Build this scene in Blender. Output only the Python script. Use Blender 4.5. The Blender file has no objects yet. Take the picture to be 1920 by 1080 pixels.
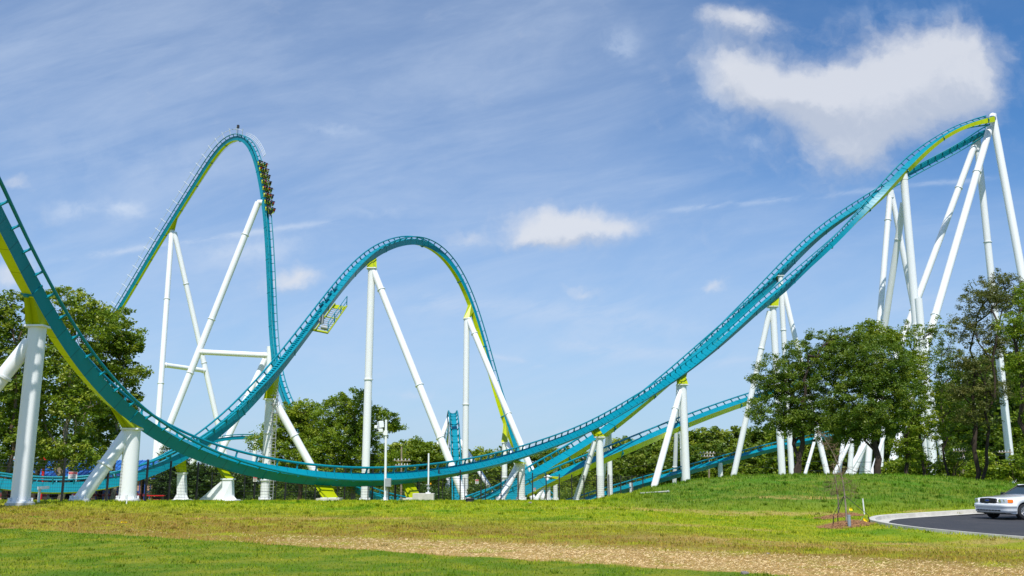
import bpy, bmesh, math, random
import numpy as np
from mathutils import Vector, Matrix
SC = bpy.context.scene
COL = SC.collection
R = math.radians
F = 1750.0; CZ = 1.7; PITCH = math.atan(350/1750.0)
CP, SP = math.cos(PITCH), math.sin(PITCH)
random.seed(7)

# ---------------------------------------------------------------- camera model of the photographed place
def P(px, py, D):
    """world point seen at photo pixel (px,py) that lies D metres in front of the camera (survey of the place)"""
    rx = (px-960)/F; ru = (540-py)/F
    dy = CP - ru*SP; dz = SP + ru*CP
    k = D/dy
    return Vector((rx*k, D, CZ + dz*k))
def smooth(a, b, t):
    t = min(1, max(0, (t-a)/(b-a))); return t*t*(3-2*t)
GD = [(-60,0.1),(0,0.0),(16,0.0),(30,0.05),(42,0.12),(52,0.22),(70,-0.17),(95,-0.86),(140,-2.1),(250,-4.6),(600,-9),(3000,-30)]
def g0(y):
    for (a, za), (b, zb) in zip(GD, GD[1:]):
        if y <= b: return za + (zb-za)*max(0, (y-a)/(b-a))
    return GD[-1][1]
# crest of the berm, as a function of bearing x/y : height above base
BC = [(0.00,0.0),(0.075,0.0),(0.115,.40),(.15,.95),(.20,1.45),(.24,1.70),(.30,1.76),(.40,1.76),(.45,1.62),(.50,1.35),(.545,1.0),(.60,.6),(.75,0),(9,0)]
def ground(x, y):
    z = g0(y)
    if y > 30:
        t = x/max(y, 1)
        h = 0
        for (a, ha), (b, hb) in zip(BC, BC[1:]):
            if a <= t <= b:
                h = ha + (hb-ha)*smooth(a, b, t)
        base = g0(66)
        s = smooth(44, 66, y)*(1-smooth(76, 118, y))
        z += h*s
    dip = smooth(4, 11, x)*(1-smooth(43, 50, y))*smooth(18, 28, y)
    z -= 0.33*dip
    return z
def G(px, D):
    z = 0
    for _ in range(4):
        a = D*CP + (z-CZ)*SP
        x = (px-960)/F*a
        z = ground(x, D)
    return Vector((x, D, z))

# ---------------------------------------------------------------- helpers
def new_mesh(name, verts, faces, mats, midx=None, smoothf=False):
    me = bpy.data.meshes.new(name)
    me.from_pydata([tuple(v) for v in verts], [], faces)
    for m in mats: me.materials.append(m)
    if midx is not None: me.polygons.foreach_set('material_index', midx)
    if smoothf: me.polygons.foreach_set('use_smooth', [True]*len(me.polygons))
    me.update(); return me
def link(o, parent=None):
    COL.objects.link(o)
    if parent is not None: o.parent = parent
    return o
def empty(name, loc, label, cat, group=None):
    o = bpy.data.objects.new(name, None); o.empty_display_size = .3
    o.location = loc; COL.objects.link(o); tag(o, label, cat, group); return o
def tag(o, label=None, cat=None, group=None, kind=None):
    if label: o['label'] = label
    if cat: o['category'] = cat
    if group: o['group'] = group
    if kind: o['kind'] = kind
    return o
class MB:
    """collects shapes in world coordinates; build() links them as one mesh whose origin is the parent's (or given) base"""
    def __init__(s): s.v = []; s.f = []; s.m = []; s.sm = []
    def add(s, vs, fs, mi=0, sm=False):
        b = len(s.v); s.v += [Vector(v) for v in vs]
        for f in fs: s.f.append([b+i for i in f]); s.m.append(mi); s.sm.append(sm)
        return s
    def box(s, c, size, rot=None, mi=0):
        hx, hy, hz = size[0]/2, size[1]/2, size[2]/2
        vs = [Vector((x*hx, y*hy, z*hz)) for x in (-1,1) for y in (-1,1) for z in (-1,1)]
        if rot is not None: vs = [rot @ v for v in vs]
        c = Vector(c)
        return s.add([v+c for v in vs], [(0,1,3,2),(4,6,7,5),(0,4,5,1),(2,3,7,6),(0,2,6,4),(1,5,7,3)], mi)
    def tube(s, pts, rad, n=10, mi=0, caps=True, up=None):
        pts = [Vector(p) for p in pts]
        if not hasattr(rad, '__len__'): rad = [rad]*len(pts)
        vs = []; prev = None
        for i, p in enumerate(pts):
            t = (pts[min(i+1, len(pts)-1)] - pts[max(i-1, 0)])
            if t.length < 1e-9: t = Vector((0,0,1))
            t.normalize()
            if prev is None:
                a = Vector((0,0,1)) if abs(t.z) < .9 else Vector((1,0,0))
            else: a = prev
            x = (a - t*a.dot(t))
            if x.length < 1e-6: x = t.orthogonal()
            x.normalize(); prev = x; y = t.cross(x)
            for k in range(n):
                an = 2*math.pi*k/n
                vs.append(p + (x*math.cos(an)+y*math.sin(an))*rad[i])
        fs = []
        for i in range(len(pts)-1):
            for k in range(n):
                k2 = (k+1) % n
                fs.append((i*n+k, i*n+k2, (i+1)*n+k2, (i+1)*n+k))
        s.add(vs, fs, mi, True)
        if caps:
            s.add(vs[:n], [tuple(range(n))[::-1]], mi); s.add(vs[-n:], [tuple(range(n))], mi)
        return s
    def prism(s, outline, c, ax, ay, an, th, mi=0):
        """outline (u,v) in plane ax,ay at c, thickness th along an"""
        n = len(outline); c = Vector(c)
        a = [c + ax*u + ay*v - an*th/2 for u, v in outline]
        b = [c + ax*u + ay*v + an*th/2 for u, v in outline]
        return s.add(a+b, [tuple(range(n))[::-1], tuple(range(n, 2*n))] + [(i, (i+1) % n, n+(i+1) % n, n+i) for i in range(n)], mi)
    def build(s, name, mats, parent=None, base=None):
        if not isinstance(mats, (list, tuple)): mats = [mats]
        if base is None: base = parent_world(parent) if parent is not None else Vector((0,0,0))
        base = Vector(base)
        me = new_mesh(name, [v-base for v in s.v], s.f, mats, s.m)
        me.polygons.foreach_set('use_smooth', s.sm)
        o = bpy.data.objects.new(name, me); link(o, parent)
        if parent is None: o.location = base
        return o
def parent_world(p):
    v = Vector((0,0,0))
    while p is not None: v += p.location; p = p.parent
    return v
def bevel(o, w=.02, seg=2):
    m = o.modifiers.new('bevel', 'BEVEL'); m.width = w; m.segments = seg; m.limit_method = 'ANGLE'; return o

# ---------------------------------------------------------------- node helpers
class NT:
    def __init__(s, tree): s.t = tree; s.n = tree.nodes; s.l = tree.links
    def new(s, t, **kw):
        n = s.n.new(t)
        for k, v in kw.items(): setattr(n, k, v)
        return n
    def set(s, sock, v):
        if isinstance(v, bpy.types.NodeSocket): s.l.new(v, sock)
        elif v is not None: sock.default_value = v
    def math(s, op, a, b=None, c=None, clamp=False):
        n = s.new('ShaderNodeMath', operation=op, use_clamp=clamp)
        s.set(n.inputs[0], a); s.set(n.inputs[1], b)
        if c is not None: s.set(n.inputs[2], c)
        return n.outputs[0]
    def noise(s, vec, scale, detail=3, rough=.55, dist=0, out='Fac'):
        n = s.new('ShaderNodeTexNoise'); s.set(n.inputs['Vector'], vec)
        n.inputs['Scale'].default_value = scale; n.inputs['Detail'].default_value = detail
        n.inputs['Roughness'].default_value = rough; n.inputs['Distortion'].default_value = dist
        return n.outputs[out]
    def vmath(s, op, a, b=None):
        n = s.new('ShaderNodeVectorMath', operation=op); s.set(n.inputs[0], a)
        if b is not None: s.set(n.inputs[1], b)
        return n.outputs[0]
    def ss(s, v, a, b):
        n = s.new('ShaderNodeMapRange', interpolation_type='SMOOTHSTEP')
        s.set(n.inputs[0], v); n.inputs[1].default_value = a; n.inputs[2].default_value = b
        n.inputs[3].default_value = 0; n.inputs[4].default_value = 1; return n.outputs[0]
    def mix(s, f, a, b, blend='MIX'):
        n = s.new('ShaderNodeMix', data_type='RGBA', blend_type=blend)
        s.set(n.inputs[0], f)
        s.set(n.inputs[6], c4(a)); s.set(n.inputs[7], c4(b)); return n.outputs[2]
def c4(c):
    if isinstance(c, (tuple, list)) and len(c) == 3: return (*c, 1)
    return c
def S(r, g, b):   # sRGB 0-255 -> linear
    return tuple(((v/255)/12.92 if v/255 <= .04045 else ((v/255+.055)/1.055)**2.4) for v in (r, g, b))
def mat(name, col, rough=.5, metal=0, noise=None, bump=0, coat=0, spec=.5, trans=0):
    m = bpy.data.materials.new(name); m.use_nodes = True
    nt = NT(m.node_tree); b = m.node_tree.nodes['Principled BSDF']
    b.inputs['Roughness'].default_value = rough; b.inputs['Metallic'].default_value = metal
    b.inputs['Specular IOR Level'].default_value = spec
    b.inputs['Coat Weight'].default_value = coat; b.inputs['Transmission Weight'].default_value = trans
    geo = nt.new('ShaderNodeNewGeometry')
    if noise:
        sc, amt = noise
        f = nt.noise(geo.outputs['Position'], sc, 5, .6)
        f = nt.ss(f, .25, .75)
        nt.set(b.inputs['Base Color'], nt.mix(f, tuple(c*(1-amt) for c in col), tuple(min(1, c*(1+amt)) for c in col)))
        if bump:
            bn = nt.new('ShaderNodeBump'); bn.inputs['Strength'].default_value = bump; bn.inputs['Distance'].default_value = .02
            nt.set(bn.inputs['Height'], nt.noise(geo.outputs['Position'], sc*6, 3)); nt.set(b.inputs['Normal'], bn.outputs[0])
    else: b.inputs['Base Color'].default_value = (*col, 1)
    return m
# ---------------------------------------------------------------- materials
def paint(name, col, seams=False, rough=.38, dirt=.12):
    m = mat(name, col, rough); nt = NT(m.node_tree); b = m.node_tree.nodes['Principled BSDF']
    geo = nt.new('ShaderNodeNewGeometry'); pos = geo.outputs['Position']
    n1 = nt.ss(nt.noise(pos, .35, 4, .6), .3, .75)
    c = nt.mix(n1, tuple(x*(1-dirt) for x in col), tuple(min(1, x*(1+dirt*.4)) for x in col))
    if seams:
        uv = nt.new('ShaderNodeUVMap'); sp = nt.new('ShaderNodeSeparateXYZ'); nt.set(sp.inputs[0], uv.outputs[0])
        fr = nt.math('FRACT', sp.outputs[0])
        a = nt.math('LESS_THAN', fr, .035)
        c = nt.mix(nt.math('MULTIPLY', a, .55), c, tuple(x*.25 for x in col))
        # each welded panel catches a slightly different tone
        wn = nt.new('ShaderNodeTexWhiteNoise', noise_dimensions='1D'); nt.set(wn.inputs['W'], nt.math('FLOOR', sp.outputs[0]))
        c = nt.mix(nt.math('MULTIPLY', wn.outputs[0], .18), c, tuple(x*.7 for x in col))
    nt.set(b.inputs['Base Color'], c); b.inputs['Specular IOR Level'].default_value = .3
    return m
TEAL = paint('teal_paint', S(0,136,157), True)
TEALR = paint('teal_rail_paint', S(0,132,150))
LIME = paint('lime_paint', S(212,226,10), True)
def white_paint():
    m = mat('white_column_paint', (.8,.8,.8), .4); nt = NT(m.node_tree); b = m.node_tree.nodes['Principled BSDF']
    geo = nt.new('ShaderNodeNewGeometry'); pos = geo.outputs['Position']
    st = nt.vmath('MULTIPLY', pos, (2.2, 2.2, .12))
    streak = nt.ss(nt.noise(st, 1.0, 3, .5), .45, .8)
    c = nt.mix(nt.math('MULTIPLY', streak, .25), (.80,.81,.82), (.64,.63,.60))
    nt.set(b.inputs['Base Color'], c); return m
WHITE = white_paint()
GALV = mat('galvanised_steel', (.36,.37,.38), .5, .1, (3,.2))
CONC = mat('concrete', S(190,186,176), .9, 0, (1.5,.18), .4)
BLACK = mat('black_metal', (.012,.012,.014), .45)
DARKRUB = mat('black_rubber', (.02,.02,.022), .8)
GREYBOX = mat('grey_enclosure', S(150,156,158), .5, 0, (2,.1))

# ---------------------------------------------------------------- coaster track
GA, RR = .54, .085
SPT, SPW, SPH = -.34, .32, .76
def resample(pts, step):
    # pts: list of (Vector pos, Vector up); catmull-rom, then smoothing
    pos = [p for p, u in pts]; ups = [u for p, u in pts]
    out = []
    n = len(pos)
    for i in range(n-1):
        p0 = pos[i-1] if i else pos[0]*2-pos[1]; p1, p2 = pos[i], pos[i+1]
        p3 = pos[i+2] if i+2 < n else pos[-1]*2-pos[-2]
        m = max(2, int((p2-p1).length/step*2))
        for k in range(m):
            t = k/m
            v = .5*((2*p1)+(p2-p0)*t+(2*p0-5*p1+4*p2-p3)*t*t+(3*p1-p0-3*p2+p3)*t**3)
            tt = t*t*(3-2*t)
            out.append((v, ups[i].lerp(ups[i+1], tt)))
    out.append((pos[-1], ups[-1]))
    # arc-length resample
    A = np.array([list(p)+list(u) for p, u in out])
    d = np.r_[0, np.cumsum(np.linalg.norm(np.diff(A[:,:3], axis=0), axis=1))]
    L = d[-1]; N = int(L/step)+1
    q = np.linspace(0, L, N)
    B = np.stack([np.interp(q, d, A[:,i]) for i in range(6)], 1)
    for it in range(int(40*(1.4/step)**0)):
        B[1:-1] = B[1:-1]*.5+(B[:-2]+B[2:])*.25
    return B, L
def frames(B):
    T = np.gradient(B[:,:3], axis=0); T /= np.linalg.norm(T, axis=1)[:,None]
    U = B[:,3:]; U = U-(U*T).sum(1)[:,None]*T; U /= np.linalg.norm(U, axis=1)[:,None]
    Sd = np.cross(T, U)
    return B[:,:3], T, U, Sd
def sweep(C, U, Sd, prof, sec, close=True):
    N = len(C); n = len(prof); sec = np.asarray(sec)[:,None]
    V = np.zeros((N, n, 3))
    for j, (s, u) in enumerate(prof): V[:,j] = C+(Sd*s+U*u)*sec
    fs = []
    for i in range(N-1):
        for j in range(n if close else n-1):
            j2 = (j+1) % n; fs.append((i*n+j, (i+1)*n+j, (i+1)*n+j2, i*n+j2))
    return V.reshape(-1, 3), fs
TIE_OUT = [(-GA-.02,.05),(-GA+.10,-.03),(-.39,-.17),(-.26,-.26),(-.08,-.315),(.08,-.315),(.26,-.26),(.39,-.17),(GA-.10,-.03),(GA+.02,.05),
           (GA+.05,-.09),(.46,-.27),(.345,-.48),(.322,-.345),(-.322,-.345),(-.345,-.48),(-.46,-.27),(-GA-.05,-.09)]
def tie_mesh():
    mb = MB(); mb.prism(TIE_OUT, (0,0,0), Vector((1,0,0)), Vector((0,0,1)), Vector((0,1,0)), .075)
    return new_mesh('crosstie', mb.v, mb.f, [TEALR])
TIE = tie_mesh()
FLAN = MB(); FLAN.prism([(-SPW-.04,SPT+.02),(SPW+.04,SPT+.02),(SPW+.04,SPT-SPH-.05),(-SPW-.04,SPT-SPH-.05)], (0,0,0), Vector((1,0,0)), Vector((0,0,1)), Vector((0,1,0)), .11)
FLAN.prism([(-.17,SPT-SPH-.07),(.17,SPT-SPH-.07),(.13,SPT-SPH-.17),(-.13,SPT-SPH-.17)], (0,0,0), Vector((1,0,0)), Vector((0,0,1)), Vector((0,1,0)), .11)
FLM = new_mesh('joint_flange', FLAN.v, FLAN.f, [TEALR])
def fr_matrix(c, t, u, s, k=1):
    m = Matrix.Identity(4)
    for i in range(3): m[i][0] = s[i]*k; m[i][1] = t[i]; m[i][2] = u[i]*k; m[i][3] = c[i]
    return m
TRACKS = {}
def track(key, label, ctrl, tie_step=1.4, group=None, flange_every=7, joint=True, sec=1.0):
    pts = []
    step = tie_step/2
    secs = [(c[4] if len(c) > 4 else None) for c in ctrl]; ctrl = [c[:4] for c in ctrl]
    raw = [P(px, py, D) for (px, py, D, u) in ctrl]
    B0, _ = resample([(p, Vector((0,0,1))) for p in raw], step)
    T0 = np.gradient(B0[:,:3], axis=0)
    for p, (px, py, D, u) in zip(raw, ctrl):
        if not hasattr(u, '__len__'):      # bank angle in degrees, positive = top leans toward the viewer's side
            t = Vector(T0[int(np.argmin(((B0[:,:3]-np.array(p))**2).sum(1)))]).normalized()
            sh = Vector((t.y, -t.x, 0)).normalized()
            if sh.dot(Vector((p.x, p.y, 0))) > 0: sh = -sh
            upv = Vector((0,0,1)); upv = (upv-t*upv.dot(t)).normalized()
            u = upv*math.cos(R(u))+sh*math.sin(R(u))
        pts.append((p, Vector(u).normalized()))
    B, L = resample(pts, step)
    C, T, U, Sd = frames(B)
    ci = [int(np.argmin(((C-np.array(p))**2).sum(1))) for p in raw]
    kk = [(i, s if s is not None else sec) for i, s in zip(ci, secs)]
    K = np.interp(np.arange(len(C)), [a for a, _ in kk], [a for _, a in kk])
    base = Vector(C[len(C)//2]); base.z = ground(base.x, base.y)
    root = empty('coaster_track', base, label, 'roller coaster track', group)
    b = np.array(base)
    # spine
    prof = [(-SPW,SPT),(SPW,SPT),(SPW,SPT-SPH),(-SPW,SPT-SPH)]
    V, fs = sweep(C-b, U, Sd, prof, K)
    n = 4; N = len(C)
    midx = [(1 if (k % n) == 2 else 0) for k in range(len(fs))]
    fs2 = fs+[(0,1,2,3),((N-1)*4+3,(N-1)*4+2,(N-1)*4+1,(N-1)*4)]; midx += [0,0]
    me = new_mesh('spine', V, fs2, [TEAL, LIME], midx)
    uvl = me.uv_layers.new(name='UVMap')
    data = np.zeros((len(me.loops), 2)); vi = np.zeros(len(me.loops), dtype=int); me.loops.foreach_get('vertex_index', vi)
    # shift whole quads so panels are constant per face row
    data[:,0] = (vi//4)*0.5+.0001; data[:,1] = (vi % 4)*.25
    uvl.data.foreach_set('uv', data.ravel())
    o = bpy.data.objects.new('spine', me); link(o, root)
    # rails
    for sg in (-1, 1):
        pr = [(sg*GA+RR*math.cos(a*math.pi/4), RR*math.sin(a*math.pi/4)) for a in range(8)]
        V, fs = sweep(C-b, U, Sd, pr, K)
        me = new_mesh('rail', V, fs, [TEALR], None, True)
        link(bpy.data.objects.new('rail', me), root)
    # crossties: 100 nearest are parts, the rest one object
    idx = list(range(1, N-1, 2))
    vis = []
    for i in idx:
        c = C[i]; a = c[1]*CP+(c[2]-CZ)*SP
        px = 960+F*c[0]/a
        if -30 < px < 1950: vis.append((a, i))
    vis.sort(); near = set(i for _, i in vis[:100]); rest = [i for _, i in vis[100:]]
    for i in sorted(near):
        o = bpy.data.objects.new('crosstie', TIE); link(o, root)
        o.matrix_local = fr_matrix(C[i]-b, T[i], U[i], Sd[i], K[i])
    if rest:
        mb = MB()
        for i in rest:
            mb.prism(TIE_OUT, C[i], Vector(Sd[i])*K[i], Vector(U[i])*K[i], Vector(T[i]), .075)
        o = mb.build('crosstie_row', TEALR, root); o['kind'] = 'stuff'
    if joint:
        for i in range(4, N-2, flange_every*2):
            o = bpy.data.objects.new('joint_flange', FLM); link(o, root)
            o.matrix_local = fr_matrix(C[i]-b, T[i], U[i], Sd[i], K[i])
    TRACKS[key] = (root, C, T, U*K[:,None], Sd*K[:,None], step)
    return root

UPV = (0,0,1)
track('A', 'nearest teal track sweeping from the left edge down along the fence to the valley',
 [(-450,-330,26.5,(.1,-.1,1),1.1),(-290,-90,31.5,(.1,-.1,1),1.1),(-175,60,35.5,(.1,-.1,1),1.1),(-82,215,39.5,(.1,-.1,1),1.1),(-16,345,43,(.13,-.1,1),1.08),(34,448,45.6,(.13,-.1,1)),(85,549,48.4,(.13,-.1,1)),(137,634,50.8,(.16,-.12,1)),(190,702,53.2,(.22,-.16,1)),(250,760,55.8,(.3,-.22,1)),
  (330,815,59,22),(430,854,62,38),(540,880,64.5,50),(690,891,68.5,56),(860,875,79,56),
  (1000,840,93,54),(1130,787,107,50),(1283,691,124,42,1.08),(1370,620,132,31),(1413,579,135.5,24),(1462,536,139,15,1.2),(1510,492,142.5,3),
  (1560,447,145,-14),(1600,406,147,-28),(1640,363,148.5,-42,1.4),(1700,303,150.5,-58,1.5),(1760,258,152,-68),(1810,233,153.5,-74),(1850,226,155.5,-80,1.5)], tie_step=1.5)
track('B', 'farther of the two parallel drops falling from the high right turn',
 [(1853,226,157,(.1,.9,.5)),(1868,232,161,(-.5,.1,.4)),(1838,252,164,(-.2,-1,-.5)),(1790,282,165,(-.1,-1,-.5)),(1730,312,165,(0,-1,-.4)),(1660,352,163.5,(0,-.9,.1)),(1584,398,160,45),(1535,433,157,34),(1487,477,153,20),
  (1438,526,149,4),(1390,572,145,-14),(1340,619,141,-30),(1264,690,134.5,-54),(1200,744,128,-62),(1130,800,121,-66),(1060,846,114,-66),(990,882,108,-60),
  (940,908,102,-15),(880,932,100,0)], tie_step=1.6, sec=1.3)
track('C', 'lime bottomed track climbing gently right below the twin drops',
 [(905,938,99,-8),(960,916,101,-35),(1030,889,104,-64),(1140,846,112.5,-68),(1280,788,127,-68),(1400,745,142.5,-66),(1520,708,159,-45)], tie_step=2.4, sec=1.25)
track('D', 'low bright teal track with both rails showing that rises out from behind the grass mound',
 [(1060,945,118,38),(1150,916,124,38),(1250,888,132,38),(1350,861,141,38),(1450,835,151,38),(1560,812,162,36)], tie_step=1.9)
track('E', 'teal hill track with catwalk platform rising from the lower left to the rounded middle hump',
 [(-60,880,73,-14),(0,893,73,-14),(100,903,73,-14),(190,900,73.5,-12),(260,883,75,-8),(330,848,77.5,0),(400,803,80,8),
  (460,747,83,(.1,-.15,1)),(515,687,87,(.15,-.15,1)),(570,618,93,(.2,-.1,1)),(625,546,101,(.2,-.05,1)),(670,493,109,(.2,0,1)),(715,457,116,(.2,0,1)),(770,440,123,(.2,.1,1)),(815,450,128,(.5,.35,1)),
  (850,485,131,(.6,.8,.8)),(880,545,133,(.55,1,.4)),(905,625,134,(.5,1,.2)),(935,735,134,(.5,1,.2)),(958,800,133.5,(.6,.8,.3)),(985,862,132,(.8,.4,.5)),(1010,905,129,(.6,0,1)),(1040,935,124,(0,0,1))], tie_step=1.5)
track('F', 'tallest lift hill track with handrails and a near vertical drop in the left background',
 [(30,893,317,10),(90,795,309,16),(150,693,301,16),(205,600,293,16),(230,560,289,16),(290,458,281,16),(350,362,273,16),(400,284,265,12),(425,256,260,6),(452,247,255,(.3,-.2,1)),(475,266,250,(.7,-.5,.6)),
  (492,320,245,(.8,-.6,.2)),(503,390,241,(.8,-.6,.1)),(509,470,238,(.8,-.55,.1)),(513,560,235,(.8,-.6,.1)),(517,640,231,(.8,-.6,.15)),(525,700,226,(.75,-.6,.35)),(542,750,218,(.6,-.6,.6)),(575,810,205,(.4,-.5,.8)),(620,868,188,(.3,-.3,1)),(680,915,168,(0,-.2,1))], tie_step=2.4, flange_every=4, sec=1.62)
track('G', 'small distant teal track running low across the gap left of the middle trees',
 [(235,886,190,-10),(290,861,195,-10),(340,838,200,-10),(400,817,205,-5),(460,811,210,0),(530,820,215,0)], tie_step=2.4)
track('H', 'narrow teal hump seen end on behind the middle support legs',
 [(832,940,186,(0,.3,1)),(834,900,180,(0,.4,1)),(838,850,172,(0,.5,1)),(843,800,163,(-.1,.3,1)),(848,772,156,(0,0,1)),(849,764,151,(0,0,1)),(851,776,147,(0,-.3,1)),(853,810,143,(0,-.5,.8)),(855,850,139,(0,-.6,.8)),(857,895,134,(0,-.5,.8)),(858,945,126,(0,-.4,1))], tie_step=1.7, sec=1.25)
track('J', 'low teal track dipping into view below the middle trees',
 [(590,862,130,20),(625,884,124,20),(660,903,118,20),(710,926,112,12),(780,938,108,5)], tie_step=1.8)

# parts that belong to the tracks -----------------------------------------------------------
def near_index(key, px, py):
    root, C, T, U, Sd, st = TRACKS[key]
    a = C[:,1]*CP+(C[:,2]-CZ)*SP
    x = 960+F*C[:,0]/a; y = 540-F*((C[:,2]-CZ)*CP-C[:,1]*SP)/a
    return int(np.argmin((x-px)**2+(y-py)**2))
# lift hill catwalk: grating steps under the far side, posts with handrail on the near side
def up_side(s, u): return s.y < 0
def lift_walk():
    root, C, T, U, Sd, st = TRACKS['F']
    i1 = near_index('F', 470, 262)
    for sg in (-1, 1):
        mb = MB(); hr = MB()
        line1 = []; line2 = []
        for i in range(2, i1-2):
            c = Vector(C[i]); s = Vector(Sd[i])*sg; u = Vector(U[i]); t = Vector(T[i])
            mb.prism([(GA+.02,-.5),(GA+.40,-.5),(GA+.40,-.6),(GA+.02,-.6)], c, s, u, t, st*1.02)
            camside = s.dot(Vector((c.x, c.y, 0))) > 0 and True
            line1.append(c+s*(GA+.42)-u*.48); line2.append(c+s*(GA+.3)+u*.8)
            if i % 3 == 0 and up_side(s, u):
                q = MB(); top = c+s*(GA+.45)+u*1.15
                q.tube([c+s*(GA+.05)-u*.05, top], .075, 5)
                q.build('handrail_post', WHITE, root)
        if up_side(s, u):
            hr.tube(line2, .05, 5); hr.build('handrail', WHITE, root)
        else:
            hr.tube(line1, .10, 5); hr.tube([p+Vector((0,0,-.5)) for p in line1], .05, 4); mb.build('catwalk', GALV, root); hr.build('handrail', WHITE, root)
    # crest cage
    i0 = near_index('F', 452, 247); mb = MB(); lines = [[] for _ in range(3)]
    for i in range(i0, i1+7):
        c = Vector(C[i]); s = Vector(Sd[i])*(-1); u = Vector(U[i])
        if s.y > 0: s = -s
        for k in range(3): lines[k].append(c-s*(GA+.7)+u*(.15+.28*k))
        if (i-i0) % 2 == 0: mb.tube([c-s*(GA+.7)-u*.2, c-s*(GA+.7)+u*.75], .045, 5)
    for l in lines: mb.tube(l, .045, 5)
    mb.build('crest_handrail', WHITE, root)
    mb = MB(); p = Vector(C[i0])+Vector((-.6,0,0)); mb.tube([p, p+Vector((0,0,2.6))], .08, 6)
    mb.box(p+Vector((0,0,2.5)), (.6,.6,.9)); mb.box(p+Vector((-1,0,1.7)), (1.6,.1,.1)); mb.build('anemometer', BLACK, root)
lift_walk()
# chain-brake fins along the spine of E
def fins():
    root, C, T, U, Sd, st = TRACKS['E']
    i0 = near_index('E', 425, 785); i1 = near_index('E', 605, 575)
    mb = MB()
    for i in range(i0, i1):
        for q in (0, .5):
            c = Vector(C[i]).lerp(Vector(C[i+1]), q); s = Vector(Sd[i]); u = Vector(U[i]); t = Vector(T[i])
            mb.prism([(-.13,-.345),(.13,-.345),(.13,-.21),(-.13,-.21)], c, s, u, t, .10)
    mb.build('brake_fin_row', TEALR, root)
    # cylinders near the platform
    for k in range(4):
        i = i1+k*2; c = Vector(C[i]); t = Vector(T[i]); u = Vector(U[i]); s = Vector(Sd[i])
        q = MB(); q.tube([c+s*(-.25+.16*(k%2))-u*.05, c+t*1.2+s*(-.25+.16*(k%2))-u*.05], .11, 8); q.build('brake_cylinder', TEAL, root)
    # maintenance platform hanging on the right of the track
    i0 = near_index('E', 583, 603); i1 = near_index('E', 619, 555)
    cc = Vector(C[(i0+i1)//2]); a0 = Vector(C[i0]); a1 = Vector(C[i1]); t = (a1-a0).normalized(); s = Vector(Sd[(i0+i1)//2]); u = Vector(U[(i0+i1)//2])
    if s.x < 0: s = -s
    L = (a1-a0).length
    o = a0+s*.55-u*.95
    pr = MB()
    for w in (0, 1.35):
        pr.tube([o+s*w, o+s*w+t*L], .11, 4)
    pr.tube([o-s*.9, o+s*1.4], .13, 4); pr.tube([o+t*L*.5-s*.6, o+t*L*.5+s*1.35], .08, 4)
    pr.box(o+t*L*.9+s*.68, (1.3,.9,.08), Matrix((s, t, u)).transposed().to_3x3())
    plat = pr.build('maintenance_platform', LIME, root)
    g = MB()
    for k in range(14):
        q = o+t*(L*k/14); g.tube([q, q+s*1.35], .035, 4)
    for w in (0, .45, .9, 1.35): g.tube([o+s*w, o+s*w+t*L], .03, 4)
    g.build('grating', GALV, plat)
    h = MB()
    for k in range(4):
        q = o+s*1.35+t*(L*k/3); h.tube([q, q+Vector((0,0,1.1))], .05, 5)
    for z in (.55, 1.1): h.tube([o+s*1.35+Vector((0,0,z)), o+s*1.35+t*L+Vector((0,0,z))], .04, 5)
    h.build('handrail', TEALR, plat)
    b = MB(); b.box(o+t*L*.28+s*.05-u*-.4, (.45,.5,.9)); b.build('motor_box', GREYBOX, root); b = MB(); b.tube([o+t*.4+s*.5+u*.3, o+t*.4+s*1.25+u*.3], .2, 10); b.build('motor', GREYBOX, root)
fins()

# ---------------------------------------------------------------- supports
def flange_ring(mb, p, t, r):
    mb.tube([p-t*.06, p+t*.06], r*1.22, 20)
def leg(root, top, bot, d0, d1=None, fl=(), footing=True, name='leg'):
    d1 = d1 or d0
    mb = MB(); n = 5
    pts = [top.lerp(bot, k/n) for k in range(n+1)]
    mb.tube(pts, [d0/2+(d1-d0)/2*k/n for k in range(n+1)], 22)
    o = mb.build(name, WHITE, root)
    t = (bot-top).normalized()
    for f in fl:
        q = MB(); flange_ring(q, top.lerp(bot, f), t, (d0+(d1-d0)*f)/2); q.build('flange', WHITE, o)
    if footing:
        q = MB(); r = d1/2
        q.tube([bot+Vector((0,0,-.5)), bot+Vector((0,0,.12))], r*1.5, 24); fo = q.build('footing', CONC, root)
        q = MB(); q.tube([bot+Vector((0,0,.12)), bot+Vector((0,0,.2))], r*1.32, 24)
        for k in range(8):
            an = k*math.pi/4+.2; dv = Vector((math.cos(an), math.sin(an), 0))
            q.add([bot+dv*r*.8+Vector((0,0,.2)), bot+dv*r*1.25+Vector((0,0,.2)), bot+dv*r*.99+Vector((0,0,.45))],
                  [(0,1,2),(2,1,0)])
            q.tube([bot+dv*r*1.2+Vector((0,0,.2)), bot+dv*r*1.2+Vector((0,0,.36))], .05, 6)
        q.build('base_plate', WHITE, root)
    return o
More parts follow.
